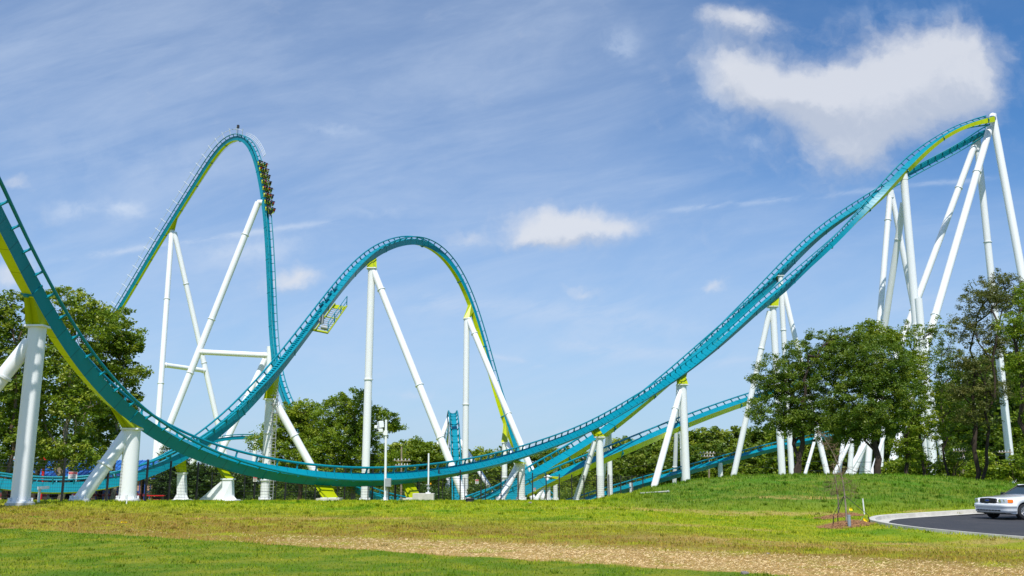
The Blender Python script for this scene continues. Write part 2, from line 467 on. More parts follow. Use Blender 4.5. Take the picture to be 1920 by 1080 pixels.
def saddle(root, key, px, py, top, wide=.9, m=None):
    """lime bracket between the spine's underside and the column head"""
    r, C, T, U, Sd, st = TRACKS[key]; i = near_index(key, px, py)
    c = Vector(C[i]); u = Vector(U[i]); t = Vector(T[i]); s = Vector(Sd[i])
    b = c+u*(SPT-SPH+.03)
    mb = MB(); th = Vector((t.x, t.y, 0)).normalized(); sh = Vector((-th.y, th.x, 0))
    w0 = wide*.62; w1 = wide*.42
    if abs(t.z) > .85: th = Vector((1,0,0)); sh = Vector((0,1,0))
    up = [b+t*w0+s*SPW*.95, b+t*w0-s*SPW*.95, b-t*w0-s*SPW*.95, b-t*w0+s*SPW*.95]
    sg = 1 if s.dot(sh) > 0 else -1
    lo = [top+th*w1+sh*sg*w1, top+th*w1-sh*sg*w1, top-th*w1-sh*sg*w1, top-th*w1+sh*sg*w1]
    mb.add(up+lo, [(0,1,2,3),(7,6,5,4),(0,4,5,1),(1,5,6,2),(2,6,7,3),(3,7,4,0)])
    sd_ = mb.build('saddle', m or LIME, root)
    mb = MB(); mb.box(top+Vector((0,0,-.05)), (wide*1.08, wide*1.08, .10)); mb.build('cap_plate', WHITE, sd_)
    for q in (-1, 1):
        mb = MB(); a0 = (up[0]+up[1])/2 if q > 0 else (up[2]+up[3])/2; a1 = (lo[0]+lo[1])/2 if q > 0 else (lo[2]+lo[3])/2
        mb.add([a0+th*q*.14*wide, a1+th*q*.14*wide, a1+sh*.03, a0+sh*.03, a1-sh*.03, a0-sh*.03], [(0,1,2,3),(0,5,4,1)]); mb.build('stiffener', m or LIME, sd_)
def tower(label, legs, sad=None, group='white steel supports of the coaster', bars=()):
    """legs: (px_top,py_top,D_top,px_base,D_base,dia_top,dia_base,flange fractions)"""
    if legs[0][3] is None: tp = P(*legs[0][:3]); b0 = Vector((tp.x, tp.y, ground(tp.x, tp.y)))
    else: b0 = G(legs[0][3], legs[0][4])
    root = empty('track_support', b0, label, 'support column', group)
    objs = []
    for (a, b, D, c, D2, d0, d1, fl) in legs:
        top = P(a, b, D)
        if c is None: bot = Vector((top.x, top.y, ground(top.x, top.y)))
        else: bot = G(c, D2)
        leg(root, top, bot, d0, d1, fl); objs.append((top, bot))
    for (i, f, j, g_, d) in bars:
        p = objs[i][0].lerp(objs[i][1], f); q = objs[j][0].lerp(objs[j][1], g_)
        mb = MB(); mb.tube([p, q], d/2, 16); flange_ring(mb, p.lerp(q, .07), (q-p).normalized(), d/2); flange_ring(mb, p.lerp(q, .93), (q-p).normalized(), d/2)
        mb.build('cross_brace', WHITE, root)
    if sad:
        for (key, px, py, wide) in sad: saddle(root, key, px, py, objs[0][0], wide)
    return root, objs

T_ = tower
T_('thick shaded column with a brace cut by the left edge, in front of the fence', [(71,611,48.5,None,0,.88,.92,()),(58,640,48.5,-190,47.5,.76,.76,(.22,))], [('A',78,560,1.0)])
T_('short thick white column with a slanted brace standing behind the left fence panels', [(249,803,56.3,None,0,.92,1.0,()),(240,812,56.3,148,54.6,.8,.8,(.48,))], [('A',245,757,1.0)])
T_('white column with an attached ladder and one long brace behind the front valley', [(506,748,88,None,0,.8,.86,(.34,.8)),(514,750,88,620,88,.72,.72,(.36,))], [('E',512,690,1.0)])
T_('tall white A shaped support on the left side of the rounded middle hump', [(697,503,111,None,0,.88,.95,(.49,)),(699,504,111,873,104,.8,.84,(.10,.53,.75))], [('E',700,468,1.1)])
T_('tall white A shaped support on the right side of the rounded middle hump', [(875,597,131.5,None,0,.82,.88,(.48,)),(878,598,131.5,1021,122,.8,.82,(.09,.55))], [('E',893,575,.9)])
T_('short white column with a brace at the foot of the middle hump', [(946,829,129,None,0,.72,.76,(.6,)),(951,832,129,1002,120,.7,.72,(.45,.75))], [('E',958,800,.8)])
T_('white support with one brace under the low valley just right of the middle', [(977,869,91.5,None,0,.72,.76,()),(970,874,91.5,938,88,.62,.66,())], [('A',977,846,1.1)])
T_('white support with a grey brace where the front track passes over the lime one', [(1124,819,106.5,None,0,.82,.86,()),(1116,828,106.5,1079,107,.62,.66,(.36,))], [('A',1123,790,1.1)])
T_('slim white pair of legs right behind the front support near the lime track', [(1142,809,121.5,None,0,.62,.66,()),(1141,812,121.5,1124,127,.6,.6,())], [('B',1137,796,.9)])
T_('thick white column with a grey slanted brace at the left end of the mound', [(1280,721,123.5,None,0,.98,1.08,()),(1276,732,123.5,1219,117,.78,.84,(.18,))], [('A',1283,691,1.3)])
T_('slim white legs right behind the thick column at the left end of the mound', [(1275,722,136,None,0,.62,.66,(.55,)),(1272,724,136,1263,140,.62,.62,(.2,.7))], [('B',1277,687,1.0)])
T_('white column with a grey slanted brace left of the broad right tree', [(1449,575,138,None,0,.98,1.04,()),(1443,584,138,1365,139,.8,.86,(.2,))], [('A',1450,552,1.4)])
T_('white column and brace directly behind the broad right tree, under the second parallel drop', [(1463,517,149.5,None,0,.82,.88,(.25,)),(1470,545,149.5,1563,145,.8,.86,(.3,))], [('B',1462,517,1.0)])
T_('thick white column gripping the outer side of the high right turn', [(1694,325,149.5,None,0,1.2,1.5,(.48,)),(1694,380,151,1609,166,1.05,1.1,(.12,.6))])
T_('slim white A shaped support just behind the left column of the high right turn', [(1669,360,164,1622,158,1.0,1.05,(.1,.45)),(1672,364,164,1783,164,.95,1.0,(.42,))])
T_('tallest white A shaped support at the crest of the high right turn', [(1861,217,156.5,1995,150,1.25,1.4,(.5,)),(1856,240,156.5,1652,140,1.15,1.2,(.14,.55))])
T_('white support with a striped shadow under the inner curve of the high right turn', [(1832,262,165,None,0,1.15,1.35,(.3,)),(1829,268,165,1580,158,1.1,1.15,(.14,.5))])
T_('white tripod of long legs under the climbing side of the distant lift hill', [(322,432,279,286,262,1.5,1.6,(.28,.6)),(327,436,279,440,285,1.5,1.6,(.2,.5))], [('F',322,405,1.5)], bars=[(0,.53,1,.53,1.4)])
T_('longest slanted white leg bracing the drop of the lift hill', [(484,380,243,262,232,1.7,1.7,(.12,.42,.6)),(500,668,238,372,226,1.5,1.5,(.3,.6)),(503,702,236,300,236,1.5,1.5,(.4,)),(506,650,234,503,232,1.5,1.5,(.5,))], bars=[(0,.53,3,.06,1.4)])
T_('thin white legs holding the narrow hump seen end on', [(841,785,158,782,150,.75,.75,(.35,)),(846,790,156,838,154,.7,.7,()),(858,820,146,934,136,.7,.75,(.5,))])
T_('slim white column with a lime head in the middle of the lime tracks', [(1041,873,111,None,0,.5,.55,())], [('B',1043,857,.9)])
T_('cluster of three short white legs under the low end of the lime track', [(1027,893,103.5,None,0,.55,.6,()),(1029,893,103.5,1004,102,.5,.55,()),(1033,897,103.5,1022,107,.4,.4,())], [('C',1030,889,.8)])
T_('small white post under the low teal track at the left foot of the grass mound', [(1183,905,126,None,0,.5,.5,())])
T_('small white post under the low teal track in the middle of the grass mound', [(1350,868,141,None,0,.7,.7,())])
T_('thin white column behind the right trees between the trunks', [(1684,700,150,None,0,.75,.8,())])
T_('thick white column standing just right of the trunks on the mound', [(1722,560,140,None,0,1.1,1.2,(.4,)),(1738,700,142,None,0,.7,.8,())])
T_('low white splayed legs glimpsed under the broad right tree', [(1598,815,120,1590,120,.6,.7,()),(1600,815,120,1540,118,.4,.6,()),(1640,800,124,1560,118,.6,.6,()),(1585,800,122,1565,120,.4,.7,()),(1535,800,140,1495,138,.45,.5,(.5,))])
T_('short slanted white leg behind the dark trunk on the mound', [(1660,810,118,1618,116,.4,.6,()),(1655,800,121,1650,121,.5,.5,())])
T_('slanted leg and short column under the far track left of the middle trees', [(480,820,200,470,200,.9,.9,()),(300,858,195,300,195,.9,.9,())])

def pedestal(label, px, D, w, ytop, key, tpx, gus=True):
    b = G(px, D); top = P(px, ytop, D)
    root = empty('track_support', b, label, 'support pedestal', 'white steel supports of the coaster')
    h = top.z-b.z
    mb = MB()
    mb.add([b+Vector((-w/2,-w/2,.1)), b+Vector((w/2,-w/2,.1)), b+Vector((w/2,w/2,.1)), b+Vector((-w/2,w/2,.1)),
            top+Vector((-w*.45,-w*.45,0)), top+Vector((w*.45,-w*.45,0)), top+Vector((w*.45,w*.45,0)), top+Vector((-w*.45,w*.45,0))],
           [(0,3,2,1),(4,5,6,7),(0,1,5,4),(1,2,6,5),(2,3,7,6),(3,0,4,7)])
    mb.box(top+Vector((0,0,-.04)), (w*1.25, w*1.1, .09))
    mb.build('pedestal_body', WHITE, root)
    mb = MB()
    for sg in (-1, 1):
        mb.prism([(0,.1),(w*.5,.1),(0,h*.3)], b+Vector((sg*w*.48,-w*.3,0)), Vector((sg,0,0)), Vector((0,0,1)), Vector((0,1,0)), .05)
    mb.prism([(0,.1),(w*.7,.1),(w*.02,h*.9)], b+Vector((w*.3,-w*.5,0)), Vector((-1,-.5,0)).normalized(), Vector((0,0,1)), Vector((.5,-1,0)).normalized(), .05)
    mb.box(b+Vector((0,0,.08)), (w*1.9, w*1.9, .08)); mb.build('gusset', WHITE, root)
    mb = MB(); mb.box(b+Vector((0,0,-.1)), (w*2.3, w*2.3, .34)); mb.build('footing', CONC, root)
    saddle(root, key, tpx, ytop-15, top, w*1.0)
    return root, b, top
pedestal('boxy white pedestal with a lime bracket under the lower left track', 341, 78.5, .66, 886, 'E', 341)
r_, b_, t_ = pedestal('boxy white pedestal with a big slanted plate under the front valley', 428, 62, .64, 897, 'A', 428)
mb = MB(); mb.prism([(0,0.1),(-1.55,.1),(-.1,1.35),(0,1.35)], b_+Vector((-.34,0,0)), Vector((1,0,0)), Vector((0,0,1)), Vector((0,1,0)), .12); mb.build('slanted_plate', WHITE, r_)
def low_sad(label, px, D, key, block=False):
    b = G(px, D)
    root = empty('track_support', b, label, 'support pedestal', 'white steel supports of the coaster')
    mb = MB(); mb.box(b+Vector((0,0,-.05)), (2.0 if block else 1.6, 1.5, .5)); mb.build('footing', CONC, root)
    saddle(root, key, px, 892, b+Vector((0,0,.24)), 1.0)
low_sad('low lime saddle on a slab at the lowest point of the front valley', 618, 66.3, 'A')
low_sad('low lime saddle on a concrete block beside the thin white pole', 776, 73, 'A', True)
# side grips on the high turn
for (key, px, py, head, lab) in (('A',1690,322,P(1694,325,149.5),0),('A',1848,228,P(1861,217,156.5),0),('B',1826,258,P(1832,262,165),0),('B',1668,350,P(1669,360,164),0)):
    i = near_index(key, px, py); r, C, T, U, Sd, st = TRACKS[key]
    c = Vector(C[i])+Vector(U[i])*(SPT-SPH/2)
    mb = MB(); d = head-c; mb.tube([c+d*.15, head], [.62, .55], 12); mb.tube([head-Vector((0,0,1.2)), head+Vector((0,0,.25))], .65, 20)
    sup = [o for o in COL.objects if o.name.startswith('track_support') and any(True for ch in o.children if ch.name.startswith('leg'))]
    best = min(sup, key=lambda o: min(((o.location+ch.location)+Vector(ch.data.vertices[0].co)-head).length for ch in o.children if ch.name.startswith('leg')))
    mb.build('side_bracket', WHITE, best)
# lateral struts from the lift drop to its leg
mb = MB(); i = near_index('F', 497, 375); c = Vector(TRACKS['F'][1][i])-Vector(TRACKS['F'][3][i])*1.0
mb.tube([P(484,380,243), c], .8, 12)
best = [o for o in COL.objects if o.get('label','').startswith('longest slanted')][0]; mb.build('side_bracket', WHITE, best)
# ladder on the E support
lad = [o for o in COL.objects if o.get('label','').startswith('white column with an attached ladder')][0]
mb = MB(); b = lad.location+Vector((.62,-.35,0)); H = 10.6
for s_ in (-.2,.2): mb.tube([b+Vector((s_,0,.1)), b+Vector((s_,0,H))], .035, 5)
for k in range(int(H/.3)): mb.tube([b+Vector((-.2,0,.3+k*.3)), b+Vector((.2,0,.3+k*.3))], .02, 4)
for k in range(int((H-2.4)/.8)):
    z = 2.4+k*.8; mb.tube([b+Vector((.38*math.sin(a)*1.0, -.38+.38*math.cos(a)*1.0, z)) for a in [x*math.pi/5 for x in range(-5,6)]], .02, 4)
mb.build('ladder', GALV, lad)
# ---------------------------------------------------------------- lawn colour shared by soil and blades
def lawn_group():
    g = bpy.data.node_groups.new('lawn_colour', 'ShaderNodeTree')
    g.interface.new_socket('Color', in_out='OUTPUT', socket_type='NodeSocketColor')
    g.interface.new_socket('Straw', in_out='OUTPUT', socket_type='NodeSocketFloat')
    nt = NT(g); out = nt.new('NodeGroupOutput')
    geo = nt.new('ShaderNodeNewGeometry'); pos = geo.outputs['Position']
    sp = nt.new('ShaderNodeSeparateXYZ'); nt.set(sp.inputs[0], pos); X, Y, Z = sp.outputs
    flat = nt.vmath('MULTIPLY', pos, (1,1,0))
    # signed distance beyond the mown edge running from (-16.5,30.7) to (4.7,16.3)
    A = Vector((-17.2,31.0)); B = Vector((4.9,16.5)); dr = (B-A).normalized(); nx, ny = -dr.y, dr.x
    if ny < 0: nx, ny = -nx, -ny
    c0 = -(nx*A.x+ny*A.y)
    n_big = nt.noise(flat, .22, 4, .55); n_mid = nt.noise(flat, .9, 4, .6); n_small = nt.noise(flat, 5, 4, .65); n_str = nt.noise(nt.vmath('MULTIPLY', pos, (26,46,0)), 1, 5, .75)
    d = nt.math('ADD', nt.math('ADD', nt.math('MULTIPLY', X, nx), nt.math('MULTIPLY', Y, ny)), c0)
    dw = nt.math('ADD', d, nt.math('MULTIPLY', nt.math('SUBTRACT', n_mid, .5), .9))
    # base greens
    near = nt.mix(nt.ss(n_mid, .35, .68), S(106,138,36), S(152,158,50))
    near = nt.mix(nt.math('MULTIPLY', nt.ss(n_big, .50, .70), .8), near, S(84,128,34))
    mid = nt.mix(nt.ss(n_mid, .36, .66), S(168,174,46), S(134,160,36))
    mid = nt.mix(nt.ss(n_big, .54, .66), mid, S(110,148,34))
    # brownish band beyond the straw
    bro = nt.math('MULTIPLY', nt.math('SUBTRACT', 1, nt.ss(dw, 5, 17)), nt.ss(nt.math('ADD', n_mid, nt.math('MULTIPLY', n_big, .5)), .52, .82))
    mid = nt.mix(nt.math('MULTIPLY', bro, .9), mid, nt.mix(nt.ss(n_small, .4, .62), S(162,124,72), S(160,150,60)))
    # straw strip: widens to the right
    wid = nt.math('ADD', 1.2, nt.math('MULTIPLY', nt.ss(X, -16, 6), 2.9))
    inner = nt.ss(dw, -.12, .2)
    outer = nt.math('SUBTRACT', 1, nt.ss(nt.math('ADD', nt.math('SUBTRACT', dw, wid), nt.math('MULTIPLY', nt.math('SUBTRACT', n_big, .5), 3.0)), -2.0, 1.6))
    strength = nt.math('ADD', .10, nt.math('MULTIPLY', nt.ss(X, -10, 1), .82))
    straw = nt.math('MULTIPLY', nt.math('MULTIPLY', inner, outer), strength)
    straw = nt.math('MULTIPLY', straw, nt.ss(nt.math('ADD', n_mid, nt.math('MULTIPLY', n_small, .5)), .42, .86))
    straw = nt.math('MULTIPLY', nt.math('MULTIPLY', straw, nt.math('SUBTRACT', 1, nt.math('MULTIPLY', nt.ss(nt.noise(flat, 2.3, 4, .6), .55, .68), .6))), 1.2, clamp=True)
    # more straw scraps right of the saplings and by the kerb
    def spot(x, y, rx, ry):
        dx = nt.math('DIVIDE', nt.math('SUBTRACT', X, x), rx); dy = nt.math('DIVIDE', nt.math('SUBTRACT', Y, y), ry)
        q = nt.math('ADD', nt.math('POWER', dx, 2), nt.math('POWER', dy, 2))
        return nt.math('MULTIPLY', nt.math('SUBTRACT', 1, nt.ss(q, .3, 1.3)), nt.ss(n_mid, .36, .6))
    sc = None
    for (px, D, rx, ry) in ((1640,36.8,2.6,1.6),(1300,45,8,1.2),(1760,24.5,7,1.2),(1850,28.0,6,.8),(1560,26,6,1.6),(1795,44.5,3,1.0),(600,36,6,1.0),(1480,50,3,.8),(1250,33,5,1.2)):
        p = G(px, D); s_ = spot(p.x, p.y, rx, ry); sc = s_ if sc is None else nt.math('MAXIMUM', sc, s_)
    straw = nt.math('MAXIMUM', straw, nt.math('MULTIPLY', sc, .65))
    strawc = nt.mix(nt.ss(n_str, .3, .7), S(176,140,86), S(212,184,124))
    # mound: greener, tall and dark clumps
    hill = nt.math('MULTIPLY', nt.ss(Y, 42, 50), nt.ss(nt.math('DIVIDE', X, Y), .08, .17))
    hillc = nt.mix(nt.ss(n_mid, .34, .7), S(84,124,34), S(132,148,56))
    hillc = nt.mix(nt.ss(n_big, .5, .7), hillc, S(92,136,36))
    far = nt.mix(hill, mid, hillc)
    g_ = nt.mix(nt.ss(dw, -.1, .1), near, far)
    c = nt.mix(straw, g_, strawc)
    nt.set(out.inputs[0], c); nt.set(out.inputs[1], straw)
    return g
LG = lawn_group()
def soil_mat():
    m = bpy.data.materials.new('lawn_soil'); m.use_nodes = True; nt = NT(m.node_tree); b = m.node_tree.nodes['Principled BSDF']
    gn = nt.new('ShaderNodeGroup'); gn.node_tree = LG
    geo = nt.new('ShaderNodeNewGeometry')
    fine = nt.noise(nt.vmath('MULTIPLY', geo.outputs['Position'], (16,30,10)), 1, 5, .75)
    k = nt.mix(nt.ss(fine, .28, .74), nt.mix(gn.outputs[1], (.42,.42,.38), (.66,.64,.60)), (1.25,1.22,1.15))
    nt.set(b.inputs['Base Color'], nt.mix(1.0, gn.outputs[0], k, 'MULTIPLY'))
    b.inputs['Roughness'].default_value = .95; b.inputs['Specular IOR Level'].default_value = .1
    bn = nt.new('ShaderNodeBump'); bn.inputs['Strength'].default_value = .9; bn.inputs['Distance'].default_value = .05
    nt.set(bn.inputs['Height'], fine); nt.set(b.inputs['Normal'], bn.outputs[0])
    return m
def blade_mat():
    m = bpy.data.materials.new('grass_blade'); m.use_nodes = True; nt = NT(m.node_tree)
    m.node_tree.nodes.remove(m.node_tree.nodes['Principled BSDF'])
    gn = nt.new('ShaderNodeGroup'); gn.node_tree = LG
    at = nt.new('ShaderNodeAttribute', attribute_name='tint')
    c = nt.mix(1.0, gn.outputs[0], nt.mix(nt.math('ADD', nt.math('MULTIPLY', at.outputs['Fac'], .625), .375, clamp=True), (.30,.42,.26), (1.5,1.42,1.25)), 'MULTIPLY')
    d = nt.new('ShaderNodeBsdfDiffuse'); nt.set(d.inputs[0], c); t = nt.new('ShaderNodeBsdfTranslucent'); nt.set(t.inputs[0], c)
    mx = nt.new('ShaderNodeMixShader'); mx.inputs[0].default_value = .35; nt.set(mx.inputs[1], d.outputs[0]); nt.set(mx.inputs[2], t.outputs[0])
    nt.set(m.node_tree.nodes['Material Output'].inputs[0], mx.outputs[0]); return m
SOIL = soil_mat()
def smooth_loop(pts, it=3):
    for _ in range(it):
        q = []
        for i in range(len(pts)):
            a, b = pts[i], pts[(i+1) % len(pts)]
            q += [a*.75+b*.25, a*.25+b*.75]
        pts = q
    return pts
LOT = [(1641,38.6),(1644,40.0),(1655,41.2),(1678,42.2),(1715,43.2),(1765,44.2),(1840,45.2),(1950,45.6),(2100,45.9),(2400,46),(2400,25.0),(2150,26.0),(2000,27.4),(1900,29.0),(1840,30.2),(1780,31.6),(1730,33.0),(1690,34.6),(1662,36.2),(1647,37.4)]
lot_w = smooth_loop([G(px, D).xy for px, D in LOT], 2)
_g_base = ground
LOTA = [(a.x, a.y, b.x, b.y) for a, b in zip(lot_w, lot_w[1:]+lot_w[:1])]
def ground(x, y):
    z = _g_base(x, y)
    if 22 < y < 52 and x > 8:
        best = 1e9; ins = False
        for ax, ay, bx, by in LOTA:
            dx, dy = bx-ax, by-ay; t = max(0, min(1, ((x-ax)*dx+(y-ay)*dy)/(dx*dx+dy*dy+1e-12)))
            q = (x-ax-dx*t)**2+(y-ay-dy*t)**2
            if q < best: best = q
            if (ay > y) != (by > y) and x < dx*(y-ay)/(dy or 1e-9)+ax: ins = not ins
        d = math.sqrt(best)
        if not ins: z += (.17 if y > 38 else .155)*smooth(.2, .6, d)*(1-smooth(.9, 2.4, d))
    return z
# ground sheet: grid in (y, bearing) so it is fine where near and reaches the horizon
def build_ground():
    ys = list(np.arange(-30, 14, 4.0))+list(np.arange(14, 60, .6))+list(np.arange(60, 130, 2.0))+[135,145,160,180,210,250,320,400,520,700,1000,1600,3000]
    V = []; nx = 220
    for y in ys:
        w = max(60, abs(y)*1.5)
        for i in range(nx+1):
            x = (-1+2*i/nx)*w; V.append((x, y, ground(x, y)))
    fs = []
    for j in range(len(ys)-1):
        for i in range(nx):
            a = j*(nx+1)+i; fs.append((a, a+1, a+nx+2, a+nx+1))
    me = new_mesh('ground', V, fs, [SOIL], None, True); o = bpy.data.objects.new('ground', me); link(o); o['kind'] = 'structure'
build_ground()
def gz_vec(x, y):
    return np.array([ground(a, b) for a, b in zip(x, y)])
# parking lot ------------------------------------------------------------
def in_lot(x, y):
    ins = np.zeros(len(x), bool); n = len(lot_w)
    for i in range(n):
        a, b = lot_w[i], lot_w[(i+1) % n]
        c = ((a.y > y) != (b.y > y)) & (x < (b.x-a.x)*(y-a.y)/((b.y-a.y) or 1e-9)+a.x)
        ins ^= c
    return ins
def build_lot():
    lp = [Vector(p) for p in lot_w]
    cen = sum(lp, Vector((0,0)))/len(lp)
    am = bpy.data.materials.new('asphalt'); am.use_nodes = True; nt = NT(am.node_tree); b = am.node_tree.nodes['Principled BSDF']
    geo = nt.new('ShaderNodeNewGeometry'); pos = geo.outputs['Position']
    n1 = nt.noise(pos, 40, 4, .8); n2 = nt.noise(pos, .6, 4, .6); v = nt.ss(nt.noise(pos, 14, 2, .5), .68, .76)
    c = nt.mix(nt.ss(n1, .3, .7), (.018,.018,.022), (.05,.05,.056)); c = nt.mix(nt.ss(n2, .45, .75), c, (.05,.048,.05))
    c = nt.mix(nt.math('MULTIPLY', v, .6), c, S(160,130,110))
    nt.set(b.inputs['Base Color'], c); b.inputs['Roughness'].default_value = .85
    bn = nt.new('ShaderNodeBump'); bn.inputs['Strength'].default_value = .4; bn.inputs['Distance'].default_value = .01; nt.set(bn.inputs['Height'], n1); nt.set(b.inputs['Normal'], bn.outputs[0])
    n = len(lp); V = []; rings = 14
    for r in range(rings+1):
        for p in lp:
            q = cen.lerp(p, r/rings); V.append((q.x, q.y, _g_base(q.x, q.y)+.035))
    fs = []
    for r in range(rings):
        for i in range(n):
            j = (i+1) % n; fs.append((r*n+i, (r+1)*n+i, (r+1)*n+j, r*n+j))
    o = bpy.data.objects.new('parking_lot', new_mesh('parking_lot', V, fs, [am])); link(o); o['kind'] = 'structure'
    # kerb with real height and a gutter pan
    V = []; prof = [(-.02,.02),(0,.17),(.16,.18),(.22,-.1)]
    out = []
    for i, p in enumerate(lp):
        t = (lp[(i+1) % n]-lp[i-1]).normalized(); nn = Vector((t.y, -t.x))
        if (p-cen).dot(nn) < 0: nn = -nn
        for (a, z) in [(-.50,.045),(-.02,.05),(0,.19),(.24,.20),(.28,-.15)]:
            q = p+nn*a; V.append((q.x, q.y, _g_base(p.x, p.y)+z))
    fs = []
    for i in range(n):
        j = (i+1) % n
        for k in range(4): fs.append((i*5+k, i*5+k+1, j*5+k+1, j*5+k))
    o = bpy.data.objects.new('kerb', new_mesh('kerb', V, fs, [CONC])); link(o); o['kind'] = 'structure'
build_lot()

# grass blades ----------------------------------------------------------------
def build_grass():
    rng = np.random.default_rng(3)
    xs = []; ys = []
    zones = [(15.5,22,170),(22,30,120),(30,42,75),(42,56,46),(56,70,26)]
    for (a, b, dens) in zones:
        w = .60*b; area = (b-a)*2*w; n = int(area*dens)
        y = rng.uniform(a, b, n); x = rng.uniform(-w, w, n)
        k = np.abs(x/y) < .59; x = x[k]; y = y[k]
        xs.append(x); ys.append(y)
    x = np.concatenate(xs); y = np.concatenate(ys)
    # clumping
    cl = np.sin(x*1.7+np.sin(y*2.1)*1.3)*np.sin(y*1.3+np.cos(x*1.1)*1.7)
    keep = rng.uniform(0, 1, len(x)) < .72+.28*cl
    x = x[keep]; y = y[keep]; cl = cl[keep]
    keep = ~in_lot(x, y); x = x[keep]; y = y[keep]; cl = cl[keep]
    # thin out over straw
    A = Vector((-17.2,31.0)); B = Vector((4.9,16.5)); dr = (B-A).normalized(); nx, ny = -dr.y, dr.x
    if ny < 0: nx, ny = -nx, -ny
    d = nx*(x-A.x)+ny*(y-A.y)
    wid = 1.2+2.9*np.clip((x+16)/22, 0, 1)
    ons = (d > 0) & (d < wid) & (x > -6)
    keep = ~(ons & (rng.uniform(0, 1, len(x)) < .62)); x = x[keep]; y = y[keep]; d = d[keep]; cl = cl[keep]; ons = ons[keep]
    n = len(x); z = gz_vec(x, y)
    hill = (y > 46) & (x/y > .1)
    sc = np.where(y < 22, 1, np.where(y < 30, 1.15, np.where(y < 42, 1.4, 1.9)))
    h = (.030+.024*rng.random(n))*sc*(1+.35*cl); h = np.where(hill, h*1.6, h); h = np.where(d < 0, h*.85, h); h = np.where(ons, h*.6, h)
    h = np.where(rng.random(n) < .02, h*1.8, h)
    w = (.009+.006*rng.random(n))*sc*1.2
    an = rng.uniform(0, 2*np.pi, n); la = rng.uniform(0, 2*np.pi, n); ln = h*rng.uniform(.1, .7, n)
    tint = rng.random(n)
    # weeds and taller tufts
    m = 520; ty = 15+np.sqrt(rng.random(m))*50; tx = rng.uniform(-.58, .58, m)*ty; kk = ~in_lot(tx, ty); tx = tx[kk]; ty = ty[kk]; m = len(tx)
    q = 22; ox = rng.normal(size=(m, q))*.07; oy = rng.normal(size=(m, q))*.07; wx = (tx[:,None]+ox).ravel(); wy = (ty[:,None]+oy).ravel()
    wz = np.repeat(gz_vec(tx, ty), q); s2 = np.repeat(np.clip(ty/26, .9, 2.0), q)
    x = np.r_[x, wx]; y = np.r_[y, wy]; z = np.r_[z, wz]; k2 = len(wx)
    h = np.r_[h, rng.uniform(.05, .10, k2)*s2]; w = np.r_[w, rng.uniform(.010, .016, k2)*s2]
    an = np.r_[an, rng.uniform(0, 6.28, k2)]; la = np.r_[la, rng.uniform(0, 6.28, k2)]; ln = np.r_[ln, rng.uniform(.02, .08, k2)]
    tint = np.r_[tint, np.repeat(rng.choice([-.3, 0, .3, .6], m), q)]; n = len(x)
    V = np.zeros((n, 3, 3))
    V[:,0] = np.stack([x-np.cos(an)*w, y-np.sin(an)*w, z-.005], 1); V[:,1] = np.stack([x+np.cos(an)*w, y+np.sin(an)*w, z-.005], 1)
    V[:,2] = np.stack([x+np.cos(la)*ln, y+np.sin(la)*ln, z+h], 1)
    me = bpy.data.meshes.new('grass'); me.vertices.add(n*3); me.vertices.foreach_set('co', V.ravel())
    me.loops.add(n*3); me.loops.foreach_set('vertex_index', np.arange(n*3)); me.polygons.add(n)
    me.polygons.foreach_set('loop_start', np.arange(0, n*3, 3)); me.polygons.foreach_set('loop_total', np.full(n, 3))
    a = me.attributes.new('tint', 'FLOAT', 'POINT'); a.data.foreach_set('value', np.repeat(tint, 3))
    me.materials.append(blade_mat()); me.update(calc_edges=True)
    o = bpy.data.objects.new('grass', me); link(o); tag(o, 'short patchy grass blades covering the lawn and mound', 'grass', kind='stuff')
build_grass()
def build_straw():
    rng = np.random.default_rng(5); n0 = 26000
    A = Vector((-17.2,31.0)); B = Vector((4.9,16.5)); L = (B-A).length; dr = (B-A)/L; nx, ny = -dr.y, dr.x
    if ny < 0: nx, ny = -nx, -ny
    t = rng.uniform(.2, 1.45, n0)*L; wid = 1.2+2.9*np.clip((A.x+dr.x*t+16)/22, 0, 1)
    d = rng.beta(1.3, 1.6, n0)*(wid+.6)
    x = A.x+dr.x*t+nx*d; y = A.y+dr.y*t+ny*d
    k = (rng.uniform(0, 1, n0) < np.clip((x+8)/12, .02, 1)) & (np.abs(x/np.maximum(y, 1)) < .6) & (y > 14); x = x[k]; y = y[k]; n = len(x)
    z = gz_vec(x, y)+rng.uniform(.004, .03, n); an = rng.uniform(0, np.pi, n); l = rng.uniform(.025, .07, n)/2; w = .002
    c, s = np.cos(an), np.sin(an); dz = rng.uniform(-.015, .015, n)
    V = np.zeros((n, 4, 3))
    for j, (a, b) in enumerate(((-1,-1),(1,-1),(1,1),(-1,1))):
        V[:,j] = np.stack([x+a*l*c-b*w*s, y+a*l*s+b*w*c, z+a*dz+b*.003], 1)
    me = bpy.data.meshes.new('straw'); me.vertices.add(n*4); me.vertices.foreach_set('co', V.ravel())
    me.loops.add(n*4); me.loops.foreach_set('vertex_index', np.arange(n*4)); me.polygons.add(n)
    me.polygons.foreach_set('loop_start', np.arange(0, n*4, 4)); me.polygons.foreach_set('loop_total', np.full(n, 4))
    me.materials.append(mat('straw', S(216,190,142), .9, 0, (7,.3))); me.update(calc_edges=True)
    o = bpy.data.objects.new('straw', me); link(o); tag(o, 'loose pale straw strewn over the bare strip of the lawn', 'straw', kind='stuff')
build_straw()

